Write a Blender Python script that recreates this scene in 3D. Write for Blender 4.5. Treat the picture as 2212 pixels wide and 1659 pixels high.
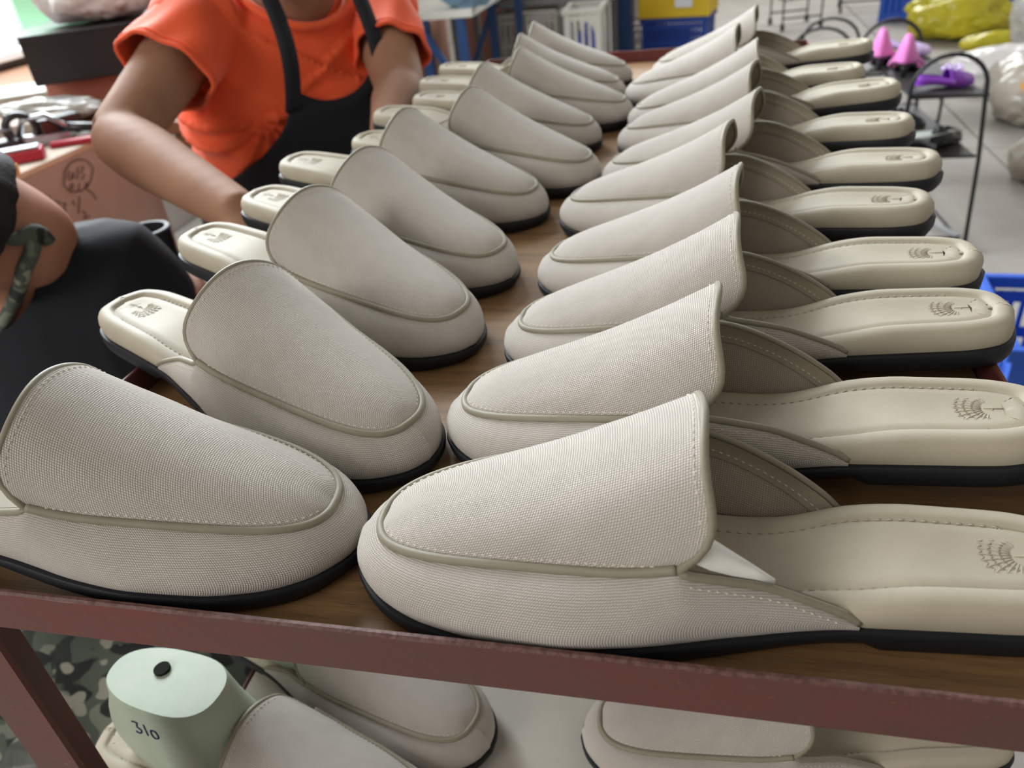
import bpy, bmesh, math, random
import numpy as np
from mathutils import Vector, Matrix
random.seed(7); rng = np.random.default_rng(7)
for o in list(bpy.data.objects): bpy.data.objects.remove(o)
SC = bpy.context.scene
COL = SC.collection
R = math.radians

# ------------------------------------------------------------------ camera
PITCH, YAW, ROLL, CAMH, FPX = 0.5616, 0.2683, -0.1132, 0.2549, 1685.0
def cam_axes(p, y, r):
    f = np.array([0, math.cos(p), -math.sin(p)]); u = np.array([0, math.sin(p), math.cos(p)]); x = np.array([1., 0, 0])
    Z = np.array([[math.cos(y), -math.sin(y), 0], [math.sin(y), math.cos(y), 0], [0, 0, 1]])
    f, u, x = Z @ f, Z @ u, Z @ x
    return math.cos(r)*x + math.sin(r)*u, -math.sin(r)*x + math.cos(r)*u, f
AX, AU, AF = cam_axes(PITCH, YAW, ROLL)
cd = bpy.data.cameras.new('camera'); cam = bpy.data.objects.new('camera', cd); COL.objects.link(cam)
M = Matrix.Identity(4)
for i in range(3):
    M[i][0] = AX[i]; M[i][1] = AU[i]; M[i][2] = -AF[i]
M[2][3] = CAMH
cam.matrix_world = M
cd.sensor_fit = 'HORIZONTAL'; cd.sensor_width = 36; cd.lens = FPX/2212*36
cd.clip_start = 0.01; cd.clip_end = 100
cd.dof.use_dof = True; cd.dof.focus_distance = 0.37; cd.dof.aperture_fstop = 11.0
SC.camera = cam

# ------------------------------------------------------------------ sky, lights, exposure
W = bpy.data.worlds.new('sky'); SC.world = W; W.use_nodes = True
bg = W.node_tree.nodes['Background']; bg.inputs[0].default_value = (1.0, 0.93, 0.82, 1); bg.inputs[1].default_value = 0.25
def area(name, loc, target, sx, sy, power, color):
    l = bpy.data.lights.new(name, 'AREA'); l.shape = 'RECTANGLE'; l.size = sx; l.size_y = sy; l.energy = power; l.color = color
    o = bpy.data.objects.new(name, l); COL.objects.link(o); o.location = loc
    o.rotation_euler = (Vector(target)-Vector(loc)).to_track_quat('-Z', 'Y').to_euler()
    return o
area('window_daylight', (-2.45, 2.3, 1.5), (0, 0.7, 0), 3.2, 1.9, 300, (0.88, 0.95, 1.0))
area('front_window_daylight', (-2.3, -1.6, 1.2), (0, 0.5, 0), 2.6, 1.8, 66, (1.0, 0.97, 0.94))
area('open_door_daylight', (3.4, 3.5, 1.3), (0, 0.9, 0), 2.4, 2.2, 16, (0.98, 0.98, 1.0))
area('rear_fill_light', (0.8, 10.2, 2.3), (0.0, 6.0, -0.8), 3.4, 1.8, 170, (0.95, 0.98, 1.0))  # added fill with no real door behind it, brightens the back of the room
vs = SC.view_settings
SC.display_settings.display_device = 'sRGB'
vs.view_transform = 'Standard'; vs.look = 'None'; vs.exposure = 0.60; vs.gamma = 1.0; vs.use_curve_mapping = False

# ------------------------------------------------------------------ materials
def s2l(c):
    return tuple(((v/255)/12.92 if v/255 <= .04045 else ((v/255+.055)/1.055)**2.4) for v in c)
MATS = {}
def mat(name, rgb, rough=.6, spec=.4, metal=0., noise=0., nscale=20., bump=0., bscale=200., rgb2=None, trans=0., alpha=1., sheen=0., emit=0., coat=0.):
    """principled material; rgb in 0..255 sRGB; optional noise mix to rgb2 and noise bump"""
    m = bpy.data.materials.new(name); m.use_nodes = True; nt = m.node_tree; b = nt.nodes['Principled BSDF']
    c = (*s2l(rgb), 1)
    b.inputs['Base Color'].default_value = c; b.inputs['Roughness'].default_value = rough
    b.inputs['Specular IOR Level'].default_value = spec; b.inputs['Metallic'].default_value = metal
    b.inputs['Transmission Weight'].default_value = trans; b.inputs['Alpha'].default_value = alpha
    b.inputs['Sheen Weight'].default_value = sheen; b.inputs['Coat Weight'].default_value = coat
    if emit: b.inputs['Emission Color'].default_value = c; b.inputs['Emission Strength'].default_value = emit
    if noise or bump:
        tc = nt.nodes.new('ShaderNodeTexCoord')
    if noise:
        n = nt.nodes.new('ShaderNodeTexNoise'); n.inputs['Scale'].default_value = nscale; n.inputs['Detail'].default_value = 5
        n.inputs['Roughness'].default_value = .6
        nt.links.new(tc.outputs['Object'], n.inputs['Vector'])
        r = nt.nodes.new('ShaderNodeValToRGB'); r.color_ramp.elements[0].position = .5-.5*noise; r.color_ramp.elements[1].position = .5+.5*noise
        r.color_ramp.elements[0].color = c
        r.color_ramp.elements[1].color = (*s2l(rgb2 if rgb2 else tuple(v*.8 for v in rgb)), 1)
        nt.links.new(n.outputs['Fac'], r.inputs['Fac']); nt.links.new(r.outputs['Color'], b.inputs['Base Color'])
    if bump:
        n2 = nt.nodes.new('ShaderNodeTexNoise'); n2.inputs['Scale'].default_value = bscale; n2.inputs['Detail'].default_value = 4
        nt.links.new(tc.outputs['Object'], n2.inputs['Vector'])
        bp = nt.nodes.new('ShaderNodeBump'); bp.inputs['Strength'].default_value = bump; bp.inputs['Distance'].default_value = .002
        nt.links.new(n2.outputs['Fac'], bp.inputs['Height']); nt.links.new(bp.outputs['Normal'], b.inputs['Normal'])
    MATS[name] = m
    return m
def mathn(nt, op, a, b=None):
    n = nt.nodes.new('ShaderNodeMath'); n.operation = op
    for i, v in enumerate((a, b)):
        if v is None: continue
        if isinstance(v, (int, float)): n.inputs[i].default_value = v
        else: nt.links.new(v, n.inputs[i])
    return n.outputs[0]
def mixrgb(nt, fac, a, b, mode='MIX'):
    n = nt.nodes.new('ShaderNodeMix'); n.data_type = 'RGBA'; n.blend_type = mode
    for i, v in ((0, fac), (6, a), (7, b)):
        if isinstance(v, (int, float)): n.inputs[i].default_value = v
        elif isinstance(v, tuple): n.inputs[i].default_value = v
        else: nt.links.new(v, n.inputs[i])
    return n.outputs[2]
def canvas_mat(name, hi, lo, pitch=.00105, strength=.55):
    """plain woven canvas: threads over and under, on UVs in metres"""
    m = bpy.data.materials.new(name); m.use_nodes = True; nt = m.node_tree; b = nt.nodes['Principled BSDF']
    uv = nt.nodes.new('ShaderNodeUVMap'); sp = nt.nodes.new('ShaderNodeSeparateXYZ')
    nz = nt.nodes.new('ShaderNodeTexNoise'); nz.inputs['Scale'].default_value = 260; nz.inputs['Detail'].default_value = 2
    nt.links.new(uv.outputs[0], nz.inputs['Vector'])
    nt.links.new(uv.outputs[0], sp.inputs[0])
    jit = mathn(nt, 'MULTIPLY', mathn(nt, 'SUBTRACT', nz.outputs['Fac'], .5), 2.2)
    k = math.pi/pitch
    su = mathn(nt, 'SINE', mathn(nt, 'ADD', mathn(nt, 'MULTIPLY', sp.outputs[0], k), jit))
    sv = mathn(nt, 'SINE', mathn(nt, 'ADD', mathn(nt, 'MULTIPLY', sp.outputs[1], k), jit))
    pr = mathn(nt, 'MULTIPLY', su, sv)
    # warp-over and weft-over cells both bulge; the crossings sink
    h = mathn(nt, 'POWER', mathn(nt, 'ABSOLUTE', pr), .6)
    tone = mathn(nt, 'MULTIPLY', mathn(nt, 'ADD', pr, 1), .5)
    slub = nt.nodes.new('ShaderNodeTexNoise'); slub.inputs['Scale'].default_value = 90; slub.inputs['Detail'].default_value = 6
    nt.links.new(uv.outputs[0], slub.inputs['Vector'])
    big = nt.nodes.new('ShaderNodeTexNoise'); big.inputs['Scale'].default_value = 18; big.inputs['Detail'].default_value = 3
    nt.links.new(uv.outputs[0], big.inputs['Vector'])
    c1 = mixrgb(nt, mathn(nt, 'MULTIPLY', h, .75), (*s2l(lo), 1), (*s2l(hi), 1))
    c2 = mixrgb(nt, mathn(nt, 'MULTIPLY', tone, .35), c1, (*s2l(tuple(v*.86 for v in hi)), 1))
    f = mathn(nt, 'ADD', mathn(nt, 'MULTIPLY', slub.outputs['Fac'], .18), mathn(nt, 'ADD', mathn(nt, 'MULTIPLY', big.outputs['Fac'], .16), .83))
    g = nt.nodes.new('ShaderNodeCombineXYZ')
    for i in range(3): nt.links.new(f, g.inputs[i])
    c3 = mixrgb(nt, 1.0, c2, g.outputs[0], 'MULTIPLY')
    nt.links.new(c3, b.inputs['Base Color'])
    bp = nt.nodes.new('ShaderNodeBump'); bp.inputs['Strength'].default_value = strength; bp.inputs['Distance'].default_value = .0004
    nt.links.new(h, bp.inputs['Height']); nt.links.new(bp.outputs['Normal'], b.inputs['Normal'])
    b.inputs['Roughness'].default_value = .85; b.inputs['Specular IOR Level'].default_value = .2
    b.inputs['Sheen Weight'].default_value = .15
    MATS[name] = m; return m

# ------------------------------------------------------------------ mesh helpers
class MB:
    def __init__(s): s.v = []; s.f = []; s.uv = []
    def add(s, V, F, UV=None):
        b = len(s.v); s.v += [tuple(map(float, p)) for p in V]
        s.f += [tuple(b+i for i in f) for f in F]
        s.uv += [tuple(q) for q in UV] if UV is not None else [(0, 0)]*len(V)
        return s
    def box(s, c, size, rot=None, taper=1.):
        c = np.array(c, float); h = np.array(size, float)/2
        P = np.array([(sx, sy, sz) for sz in (-1, 1) for sy in (-1, 1) for sx in (-1, 1)], float)
        P[:4, :2] *= taper
        P = P*h
        if rot is not None: P = P @ np.array(rot).T
        return s.add(P+c, [(0, 2, 3, 1), (4, 5, 7, 6), (0, 1, 5, 4), (2, 6, 7, 3), (0, 4, 6, 2), (1, 3, 7, 5)])
    def bar(s, a, b, w, h=None, up=(0, 0, 1)):
        a = np.array(a, float); b = np.array(b, float); h = h or w
        t = b-a; L = np.linalg.norm(t); t /= L; up = np.array(up, float)
        if abs(t @ up) > .98: up = np.array([1., 0, 0])
        x = np.cross(up, t); x /= np.linalg.norm(x); z = np.cross(t, x)
        return s.box((a+b)/2, (w, L, h), np.stack([x, t, z], 1))
    def tube(s, P, r, n=8, closed=False, cap=True):
        P = np.array(P, float); m = len(P); rr = np.broadcast_to(np.array(r, float), (m,))
        if closed: T = np.roll(P, -1, 0)-np.roll(P, 1, 0)
        else: T = np.gradient(P, axis=0)
        T /= np.linalg.norm(T, axis=1)[:, None]+1e-12
        up = np.array([0, 0, 1.]) if abs(T[0][2]) < .9 else np.array([1., 0, 0])
        nrm = np.cross(T[0], up); nrm /= np.linalg.norm(nrm); rings = []
        for i in range(m):
            nrm = nrm-T[i]*(nrm @ T[i]); nrm /= np.linalg.norm(nrm)+1e-12
            bi = np.cross(T[i], nrm)
            rings.append([P[i]+rr[i]*(math.cos(a)*nrm+math.sin(a)*bi) for a in np.linspace(0, 2*math.pi, n, endpoint=False)])
        return s.rings(rings, closed, cap)
    def rings(s, rings, closed=False, cap=True, UV=None):
        n = len(rings[0]); m = len(rings); V = [p for r in rings for p in r]; F = []
        for i in range(m if closed else m-1):
            j = (i+1) % m
            for k in range(n):
                l = (k+1) % n; F.append((i*n+k, i*n+l, j*n+l, j*n+k))
        if cap and not closed: F.append(tuple(range(n-1, -1, -1))); F.append(tuple((m-1)*n+k for k in range(n)))
        return s.add(V, F, UV)
    def grid(s, G, UV=None, flip=False):
        G = np.array(G, float); a, b = G.shape[:2]; F = []
        for i in range(a-1):
            for j in range(b-1):
                q = (i*b+j, i*b+j+1, (i+1)*b+j+1, (i+1)*b+j); F.append(q[::-1] if flip else q)
        return s.add(G.reshape(-1, 3), F, None if UV is None else np.array(UV).reshape(-1, 2))
    def prism(s, poly, z0, z1):
        n = len(poly); V = [(x, y, z0) for x, y in poly]+[(x, y, z1) for x, y in poly]
        F = [tuple(range(n-1, -1, -1)), tuple(range(n, 2*n))]+[(i, (i+1) % n, n+(i+1) % n, n+i) for i in range(n)]
        return s.add(V, F)
    def xf(s, mtx):
        s.v = [tuple(Matrix(mtx) @ Vector(p)) for p in s.v]; return s
    def build(s, name, m, parent=None, smooth=False, uv=False, sharp=None):
        me = bpy.data.meshes.new(name); me.from_pydata(s.v, [], s.f)
        if uv:
            l = me.uv_layers.new(name='UVMap'); U = np.array(s.uv, np.float32)
            idx = np.empty(len(me.loops), np.int32); me.loops.foreach_get('vertex_index', idx)
            l.data.foreach_set('uv', U[idx].ravel())
        bm = bmesh.new(); bm.from_mesh(me); bmesh.ops.recalc_face_normals(bm, faces=bm.faces) if sharp != 'keep' else None
        bm.to_mesh(me); bm.free()
        if smooth:
            me.polygons.foreach_set('use_smooth', [True]*len(me.polygons))
            if isinstance(smooth, (int, float)) and not isinstance(smooth, bool):
                try: me.set_sharp_from_angle(angle=R(smooth))
                except Exception: pass
        me.materials.append(MATS[m] if isinstance(m, str) else m)
        return link(name, me, parent)
def link(name, data, parent=None):
    o = bpy.data.objects.new(name, data); COL.objects.link(o)
    if parent is not None: o.parent = parent
    return o
def tag(o, label, cat, group=None):
    o['label'] = label; o['category'] = cat
    if group: o['group'] = group
    return o
def thing(name, label, cat, loc=(0, 0, 0), rz=0., group=None):
    o = link(name, None); o.location = loc; o.rotation_euler = (0, 0, rz); o.empty_display_size = .05
    return tag(o, label, cat, group)
def struct(o): o['kind'] = 'structure'; return o
def copy_tree(o, parent=None):
    c = o.copy(); COL.objects.link(c)
    if parent is not None: c.parent = parent
    for ch in o.children: copy_tree(ch, c)
    return c
def bevel(o, w, seg=2):
    m = o.modifiers.new('bevel', 'BEVEL'); m.width = w; m.segments = seg; m.limit_method = 'ANGLE'; return o
def smoothstep(a, b, x):
    t = np.clip((np.asarray(x, float)-a)/(b-a), 0, 1); return t*t*(3-2*t)
def crom(P, n, closed=False):
    """resampled Catmull-Rom through control points, n points, even arc length"""
    P = np.array(P, float); m = len(P); out = []
    seg = m if closed else m-1
    for i in range(seg):
        p0 = P[(i-1) % m] if closed or i > 0 else 2*P[0]-P[1]
        p1 = P[i]; p2 = P[(i+1) % m]
        p3 = P[(i+2) % m] if closed or i+2 < m else 2*P[-1]-P[-2]
        for t in np.linspace(0, 1, 24, endpoint=False):
            out.append(.5*((2*p1)+(-p0+p2)*t+(2*p0-5*p1+4*p2-p3)*t*t+(-p0+3*p1-3*p2+p3)*t**3))
    if not closed: out.append(P[-1])
    out = np.array(out)
    if closed: out = np.vstack([out, out[:1]])
    d = np.concatenate([[0], np.cumsum(np.linalg.norm(np.diff(out, axis=0), axis=1))])
    q = np.linspace(0, d[-1], n+1 if closed else n)
    r = np.stack([np.interp(q, d, out[:, k]) for k in range(P.shape[1])], 1)
    return r[:-1] if closed else r
def arc_uv(G):
    """UVs in metres for a grid, from mean arc lengths"""
    G = np.array(G); a, b = G.shape[:2]
    du = np.concatenate([np.zeros((1, b)), np.cumsum(np.linalg.norm(np.diff(G, axis=0), axis=2), 0)])
    dv = np.concatenate([np.zeros((a, 1)), np.cumsum(np.linalg.norm(np.diff(G, axis=1), axis=2), 1)], 1)
    dv = dv-dv[:, b//2:b//2+1]
    return np.stack([du, dv], -1)
def at_y(px, py, Y):
    """the world point seen at a photo pixel on the vertical plane y = Y (used to read positions off the photograph)"""
    d = AF*FPX+AX*(px-1106.)-AU*(py-829.5); return np.array([0, 0, CAMH])+d*(Y/d[1])
def at_x(px, py, X):
    d = AF*FPX+AX*(px-1106.)-AU*(py-829.5); return np.array([0, 0, CAMH])+d*(X/d[0])
def at_z(px, py, Z):
    d = AF*FPX+AX*(px-1106.)-AU*(py-829.5); return np.array([0, 0, CAMH])+d*((Z-CAMH)/d[2])
def at_d(px, py, D):
    d = AF*FPX+AX*(px-1106.)-AU*(py-829.5); return np.array([0, 0, CAMH])+d/np.linalg.norm(d)*D
FLOOR = -1.05
# ------------------------------------------------------------------ materials of the shelf and the mules
canvas_mat('canvas', (231, 225, 216), (124, 116, 106), strength=.8)
canvas_mat('canvas_inside', (190, 178, 163), (120, 110, 98), strength=.4)
mat('leather', (174, 166, 148), .60, .32, noise=.5, nscale=60, rgb2=(166, 158, 139), bump=.06, bscale=900)
mat('leather_trim', (136, 130, 113), .55, .35, noise=.4, nscale=80, rgb2=(128, 122, 105), bump=.05, bscale=800)
mat('leather_lining', (150, 141, 123), .6, .3, noise=.4, nscale=40, rgb2=(140, 131, 113), bump=.1, bscale=700)
mat('white_lining', (226, 226, 222), .7, .25)
mat('rubber', (22, 25, 29), .55, .35, noise=.5, nscale=120, rgb2=(27, 30, 35), bump=.15, bscale=1500)
mat('thread', (205, 196, 180), .8, .2)
def wood_mat(name, ca, cb, cd_, scale=1.0):
    m = bpy.data.materials.new(name); m.use_nodes = True; nt = m.node_tree; b = nt.nodes['Principled BSDF']
    tc = nt.nodes.new('ShaderNodeTexCoord'); mp = nt.nodes.new('ShaderNodeMapping')
    mp.inputs['Scale'].default_value = (4*scale, 70*scale, 20*scale); nt.links.new(tc.outputs['Object'], mp.inputs[0])
    n1 = nt.nodes.new('ShaderNodeTexNoise'); n1.inputs['Scale'].default_value = 1.5; n1.inputs['Detail'].default_value = 8; n1.inputs['Roughness'].default_value = .65
    nt.links.new(mp.outputs[0], n1.inputs['Vector'])
    mp2 = nt.nodes.new('ShaderNodeMapping'); mp2.inputs['Scale'].default_value = (40*scale, 600*scale, 60*scale); nt.links.new(tc.outputs['Object'], mp2.inputs[0])
    n2 = nt.nodes.new('ShaderNodeTexNoise'); n2.inputs['Scale'].default_value = 1; n2.inputs['Detail'].default_value = 3; nt.links.new(mp2.outputs[0], n2.inputs['Vector'])
    n3 = nt.nodes.new('ShaderNodeTexNoise'); n3.inputs['Scale'].default_value = 16; n3.inputs['Detail'].default_value = 4; nt.links.new(tc.outputs['Object'], n3.inputs['Vector'])
    r1 = nt.nodes.new('ShaderNodeValToRGB'); r1.color_ramp.elements[0].position = .35; r1.color_ramp.elements[1].position = .68
    r1.color_ramp.elements[0].color = (*s2l(ca), 1); r1.color_ramp.elements[1].color = (*s2l(cb), 1); nt.links.new(n1.outputs['Fac'], r1.inputs[0])
    r2 = nt.nodes.new('ShaderNodeValToRGB'); r2.color_ramp.elements[0].position = .60; r2.color_ramp.elements[1].position = .72
    r2.color_ramp.elements[0].color = (0, 0, 0, 1); r2.color_ramp.elements[1].color = (1, 1, 1, 1); nt.links.new(n2.outputs['Fac'], r2.inputs[0])
    c = mixrgb(nt, mathn(nt, 'MULTIPLY', r2.outputs[0], .55), r1.outputs[0], (*s2l(cd_), 1))
    r3 = nt.nodes.new('ShaderNodeValToRGB'); r3.color_ramp.elements[0].position = .66; r3.color_ramp.elements[1].position = .74
    r3.color_ramp.elements[0].color = (0, 0, 0, 1); r3.color_ramp.elements[1].color = (1, 1, 1, 1); nt.links.new(n3.outputs['Fac'], r3.inputs[0])
    c = mixrgb(nt, mathn(nt, 'MULTIPLY', r3.outputs[0], .75), c, (*s2l(tuple(v*.35 for v in cd_)), 1))
    nt.links.new(c, b.inputs['Base Color'])
    b.inputs['Roughness'].default_value = .55
    bp = nt.nodes.new('ShaderNodeBump'); bp.inputs['Strength'].default_value = .2; bp.inputs['Distance'].default_value = .0008
    nt.links.new(n2.outputs['Fac'], bp.inputs['Height']); nt.links.new(bp.outputs['Normal'], b.inputs['Normal'])
    MATS[name] = m; return m
wood_mat('shelf_board', (146, 112, 73), (110, 83, 53), (56, 41, 28))
wood_mat('brown_board', (120, 82, 54), (98, 66, 44), (60, 40, 28))
def rust_mat(name):
    m = bpy.data.materials.new(name); m.use_nodes = True; nt = m.node_tree; b = nt.nodes['Principled BSDF']
    tc = nt.nodes.new('ShaderNodeTexCoord')
    def noise(sc, det=6, rough=.65, stretch=(1, 1, 1)):
        mp = nt.nodes.new('ShaderNodeMapping'); mp.inputs['Scale'].default_value = stretch; nt.links.new(tc.outputs['Object'], mp.inputs[0])
        n = nt.nodes.new('ShaderNodeTexNoise'); n.inputs['Scale'].default_value = sc; n.inputs['Detail'].default_value = det; n.inputs['Roughness'].default_value = rough
        nt.links.new(mp.outputs[0], n.inputs['Vector']); return n.outputs['Fac']
    def ramp(f, a, b_, ca=(0, 0, 0, 1), cb=(1, 1, 1, 1)):
        r = nt.nodes.new('ShaderNodeValToRGB'); r.color_ramp.elements[0].position = a; r.color_ramp.elements[1].position = b_
        r.color_ramp.elements[0].color = ca; r.color_ramp.elements[1].color = cb; nt.links.new(f, r.inputs[0]); return r.outputs[0]
    base = ramp(noise(9, 8), .38, .66, (*s2l((90, 60, 54)), 1), (*s2l((104, 50, 46)), 1))
    fine = ramp(noise(160, 4, .7, (.35, 1, 1)), .42, .66)
    c = mixrgb(nt, mathn(nt, 'MULTIPLY', fine, .45), base, (*s2l((82, 60, 54)), 1))
    sp = ramp(noise(60, 5, .7), .64, .70)
    c = mixrgb(nt, mathn(nt, 'MULTIPLY', sp, .5), c, (*s2l((148, 112, 88)), 1))
    red = ramp(noise(5, 3), .60, .70)
    c = mixrgb(nt, mathn(nt, 'MULTIPLY', red, .6), c, (*s2l((122, 30, 32)), 1))
    nt.links.new(c, b.inputs['Base Color'])
    b.inputs['Roughness'].default_value = .5; b.inputs['Specular IOR Level'].default_value = .45
    bp = nt.nodes.new('ShaderNodeBump'); bp.inputs['Strength'].default_value = .35; bp.inputs['Distance'].default_value = .001
    nt.links.new(noise(220, 5, .7), bp.inputs['Height']); nt.links.new(bp.outputs['Normal'], b.inputs['Normal'])
    MATS[name] = m; return m
rust_mat('rust_red'); 
mat('edge_strip', (104, 74, 66), .6, .4, noise=.2, nscale=300, rgb2=(80, 50, 46), bump=.3, bscale=400)

# ------------------------------------------------------------------ the rack
RX0, RX1, RY0, RY1 = -.353, .1596, .1833, 1.3673    # outer faces of the top shelf's angle-iron frame
LIP, FL, TH = .0172, .0065, .003                   # lip above the board, flange below it, iron thickness
rack = thing('steel_rack', 'rusty dark red angle-iron rack with a wooden top shelf full of mules', 'rack', (0, 0, 0))
def angle_iron(name, a, b, inward, z0, z1, leg=.026):
    """L section from a to b: vertical web on the outside, horizontal leg turned inward under the board"""
    a = np.array(a, float); b = np.array(b, float); inward = np.array(inward, float)
    m = MB(); d = (b-a)/np.linalg.norm(b-a)
    prof = [(0, z0), (leg, z0), (leg, z0+TH), (TH, z0+TH), (TH, z1-.0008), (TH-.0008, z1), (.0008, z1), (0, z1-.0008)]
    n = 40
    rings = []
    for t in np.linspace(0, 1, n):
        c = a+(b-a)*t; w = (0.0004*math.sin(t*23)+.0003*math.sin(t*61))
        rings.append([(c[0]+inward[0]*p, c[1]+inward[1]*p, z+(w if z > z0+.01 else 0)) for p, z in prof])
    m.rings(rings)
    return m.build(name, 'rust_red', rack)
for (pa, pb, inn, nm) in (((RX0, RY0, 0), (RX1, RY0, 0), (0, 1, 0), 'rail'), ((RX1, RY0, 0), (RX1, RY1, 0), (-1, 0, 0), 'rail'),
                          ((RX0, RY0, 0), (RX0, RY1, 0), (1, 0, 0), 'rail'), ((RX0, RY1, 0), (RX1, RY1, 0), (0, -1, 0), 'rail')):
    angle_iron(nm, pa, pb, inn, -FL, LIP)
m = MB(); m.box(((RX0+RX1)/2, (RY0+RY1)/2, -.0045), (RX1-RX0-.008, RY1-RY0-.008, .009)); m.build('shelf_board', 'shelf_board', rack)
# thin uneven strip along the front rail's top edge, slightly paler than the iron
m = MB()
t = np.linspace(RX0, RX1, 160); wv = .0002+.0004*np.abs(np.sin(t*71)+.6*np.sin(t*173))*.7
m.grid(np.stack([np.stack([t, np.full_like(t, RY0-.0002), LIP-wv*1.6], 1), np.stack([t, np.full_like(t, RY0+.0006), np.full_like(t, LIP+.0007)], 1), np.stack([t, np.full_like(t, RY0+.0022), np.full_like(t, LIP+.0006)], 1)], 0))
m.build('edge_strip', 'edge_strip', rack)
LOW = -.275
for (x, y, sx, sy) in ((RX0, RY0, 1, 1), (RX1, RY0, -1, 1), (RX0, RY1, 1, -1), (RX1, RY1, -1, -1)):
    m = MB(); a = .03
    prof = [(0, 0), (a, 0), (a, TH), (TH, TH), (TH, a), (0, a)]
    m.rings([[(x+sx*(p+TH), y+sy*(q+TH), z) for p, q in prof] for z in (FLOOR, -.5, -FL)])
    m.build('post', 'rust_red', rack)
for nm, (pa, pb, inn) in (('rail', ((RX0, RY0+.035, 0), (RX0, RY1, 0), (1, 0, 0))), ('rail', ((RX1, RY0+.035, 0), (RX1, RY1, 0), (-1, 0, 0)))):
    angle_iron(nm, pa, pb, inn, LOW-.024, LOW-.0005)
m = MB(); m.box(((RX0+RX1)/2, (RY0+RY1)/2+.005, LOW-.0075), (RX1-RX0-.01, RY1-RY0-.03, .015))
mat('lower_board', (190, 186, 176), .7, .3, noise=.6, nscale=7, rgb2=(160, 152, 138))
m.build('shelf_board', 'lower_board', rack)
mat('stain', (44, 40, 40), .6, .3, noise=.5, nscale=60, rgb2=(88, 66, 48))

# ------------------------------------------------------------------ the mule (heel at x=-.145, toe at x=+.145)
OXs = [0, .004, .012, .03, .055, .09, .13, .17, .20, .225, .25, .27, .283, .288, .29]
OWs = [0, .0150, .0228, .0276, .0288, .0304, .0352, .0420, .0446, .0439, .0391, .0306, .0187, .0097, 0]
def pchip(x, X, Y):
    X = np.array(X, float); Y = np.array(Y, float); h = np.diff(X); dl = np.diff(Y)/h; m = np.zeros_like(Y)
    for i in range(1, len(X)-1):
        if dl[i-1]*dl[i] > 0: w1 = 2*h[i]+h[i-1]; w2 = h[i]+2*h[i-1]; m[i] = (w1+w2)/(w1/dl[i-1]+w2/dl[i])
    m[0], m[-1] = dl[0], dl[-1]
    x = np.clip(np.asarray(x, float), X[0], X[-1]); i = np.clip(np.searchsorted(X, x)-1, 0, len(h)-1); t = (x-X[i])/h[i]
    return (2*t**3-3*t**2+1)*Y[i]+(t**3-2*t**2+t)*h[i]*m[i]+(-2*t**3+3*t**2)*Y[i+1]+(t**3-t**2)*h[i]*m[i+1]
def yc(x): return pchip(x, [0, .12, .2, .29], [0, -.0015, .0005, .0068])
def yo(x): return pchip(x, [0, .09, .13, .2, .25, .29], [0, .001, .004, .0074, .0076, .0068])   # the sole swings to the inner side
def hw(x): return pchip(x, OXs, OWs)
def half_outline(n=64, x0=0, x1=.29):
    """x stations, dense at the round ends"""
    a = np.linspace(0, math.pi, n); return x0+(x1-x0)*(1-np.cos(a))/2
def zt(x): return .0125-.0020*smoothstep(.07, .17, x)+.0015*smoothstep(.25, .29, x)   # top of the black sole
def zb(x): return .0035*smoothstep(.0835, .0845, x)*(1-smoothstep(.10, .15, x))+.0030*smoothstep(.255, .29, x)**2
def ring_at(off, zf, n=64, x0=0, x1=.29):
    """closed ring round the outline: +y side heel to toe, then -y side back"""
    xs = half_outline(n, x0, x1); a = np.stack([xs, yo(xs)+hw(xs)], 1); b = np.stack([xs, yo(xs)-hw(xs)], 1)
    P = np.vstack([a, b[-2:0:-1]]); T = np.roll(P, -1, 0)-np.roll(P, 1, 0); T /= np.linalg.norm(T, axis=1)[:, None]
    Nn = np.stack([-T[:, 1], T[:, 0]], 1)          # outward: +y side runs heel to toe
    o = off(P[:, 0]) if callable(off) else off
    Q = P+Nn*(np.asarray(o)[..., None] if np.ndim(o) else o)
    return np.stack([Q[:, 0], Q[:, 1], zf(P[:, 0])], 1)
def loft_cap(m, rings, captop=True, capbot=True):
    rings = [np.asarray(r) for r in rings]; n = len(rings[0]); h = n//2; base = len(m.v)
    m.rings([list(r) for r in rings], cap=False)
    for which, on in ((0, capbot), (len(rings)-1, captop)):
        if not on: continue
        o = base+which*n
        for i in range(h):
            a, b = i, i+1; c, d = (n-i-1) % n if i+1 < h else None, (n-i) % n
            if i == 0: m.f.append((o, o+1, o+n-1))
            elif i == h-1: m.f.append((o+i, o+h, o+n-i))
            else: m.f.append((o+a, o+b, o+(n-i-1), o+(n-i)))
Z0 = lambda k: (lambda x: zt(x)+k)
def walk(P, step):
    P = np.array(P); d = np.concatenate([[0], np.cumsum(np.linalg.norm(np.diff(P, axis=0), axis=1))])
    s = np.arange(step*.5, d[-1], step); return np.stack([np.interp(s, d, P[:, k]) for k in range(3)], 1), np.stack([np.interp(s+step*.3, d, P[:, k])-np.interp(s-step*.3, d, P[:, k]) for k in range(3)], 1)
def stitches(m, P, Nrm, step=.0034, ln=.0020, r=.00034):
    """one little raised thread capsule after another along the polyline P"""
    Q, T = walk(P, step); U, _ = walk_n(P, Nrm, step)
    for q, t, u in zip(Q, T, U):
        t = t/(np.linalg.norm(t)+1e-9); u = u/(np.linalg.norm(u)+1e-9); s = np.cross(t, u)
        c = q+u*r*.5
        m.add([c-t*ln/2-u*r, c-t*ln/4+s*r*.9, c-t*ln/4+u*r, c-t*ln/4-s*r*.9, c+t*ln/4+s*r*.9, c+t*ln/4+u*r, c+t*ln/4-s*r*.9, c+t*ln/2-u*r],
              [(0, 1, 2), (0, 2, 3), (1, 4, 5, 2), (2, 5, 6, 3), (4, 7, 5), (5, 7, 6)])
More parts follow.
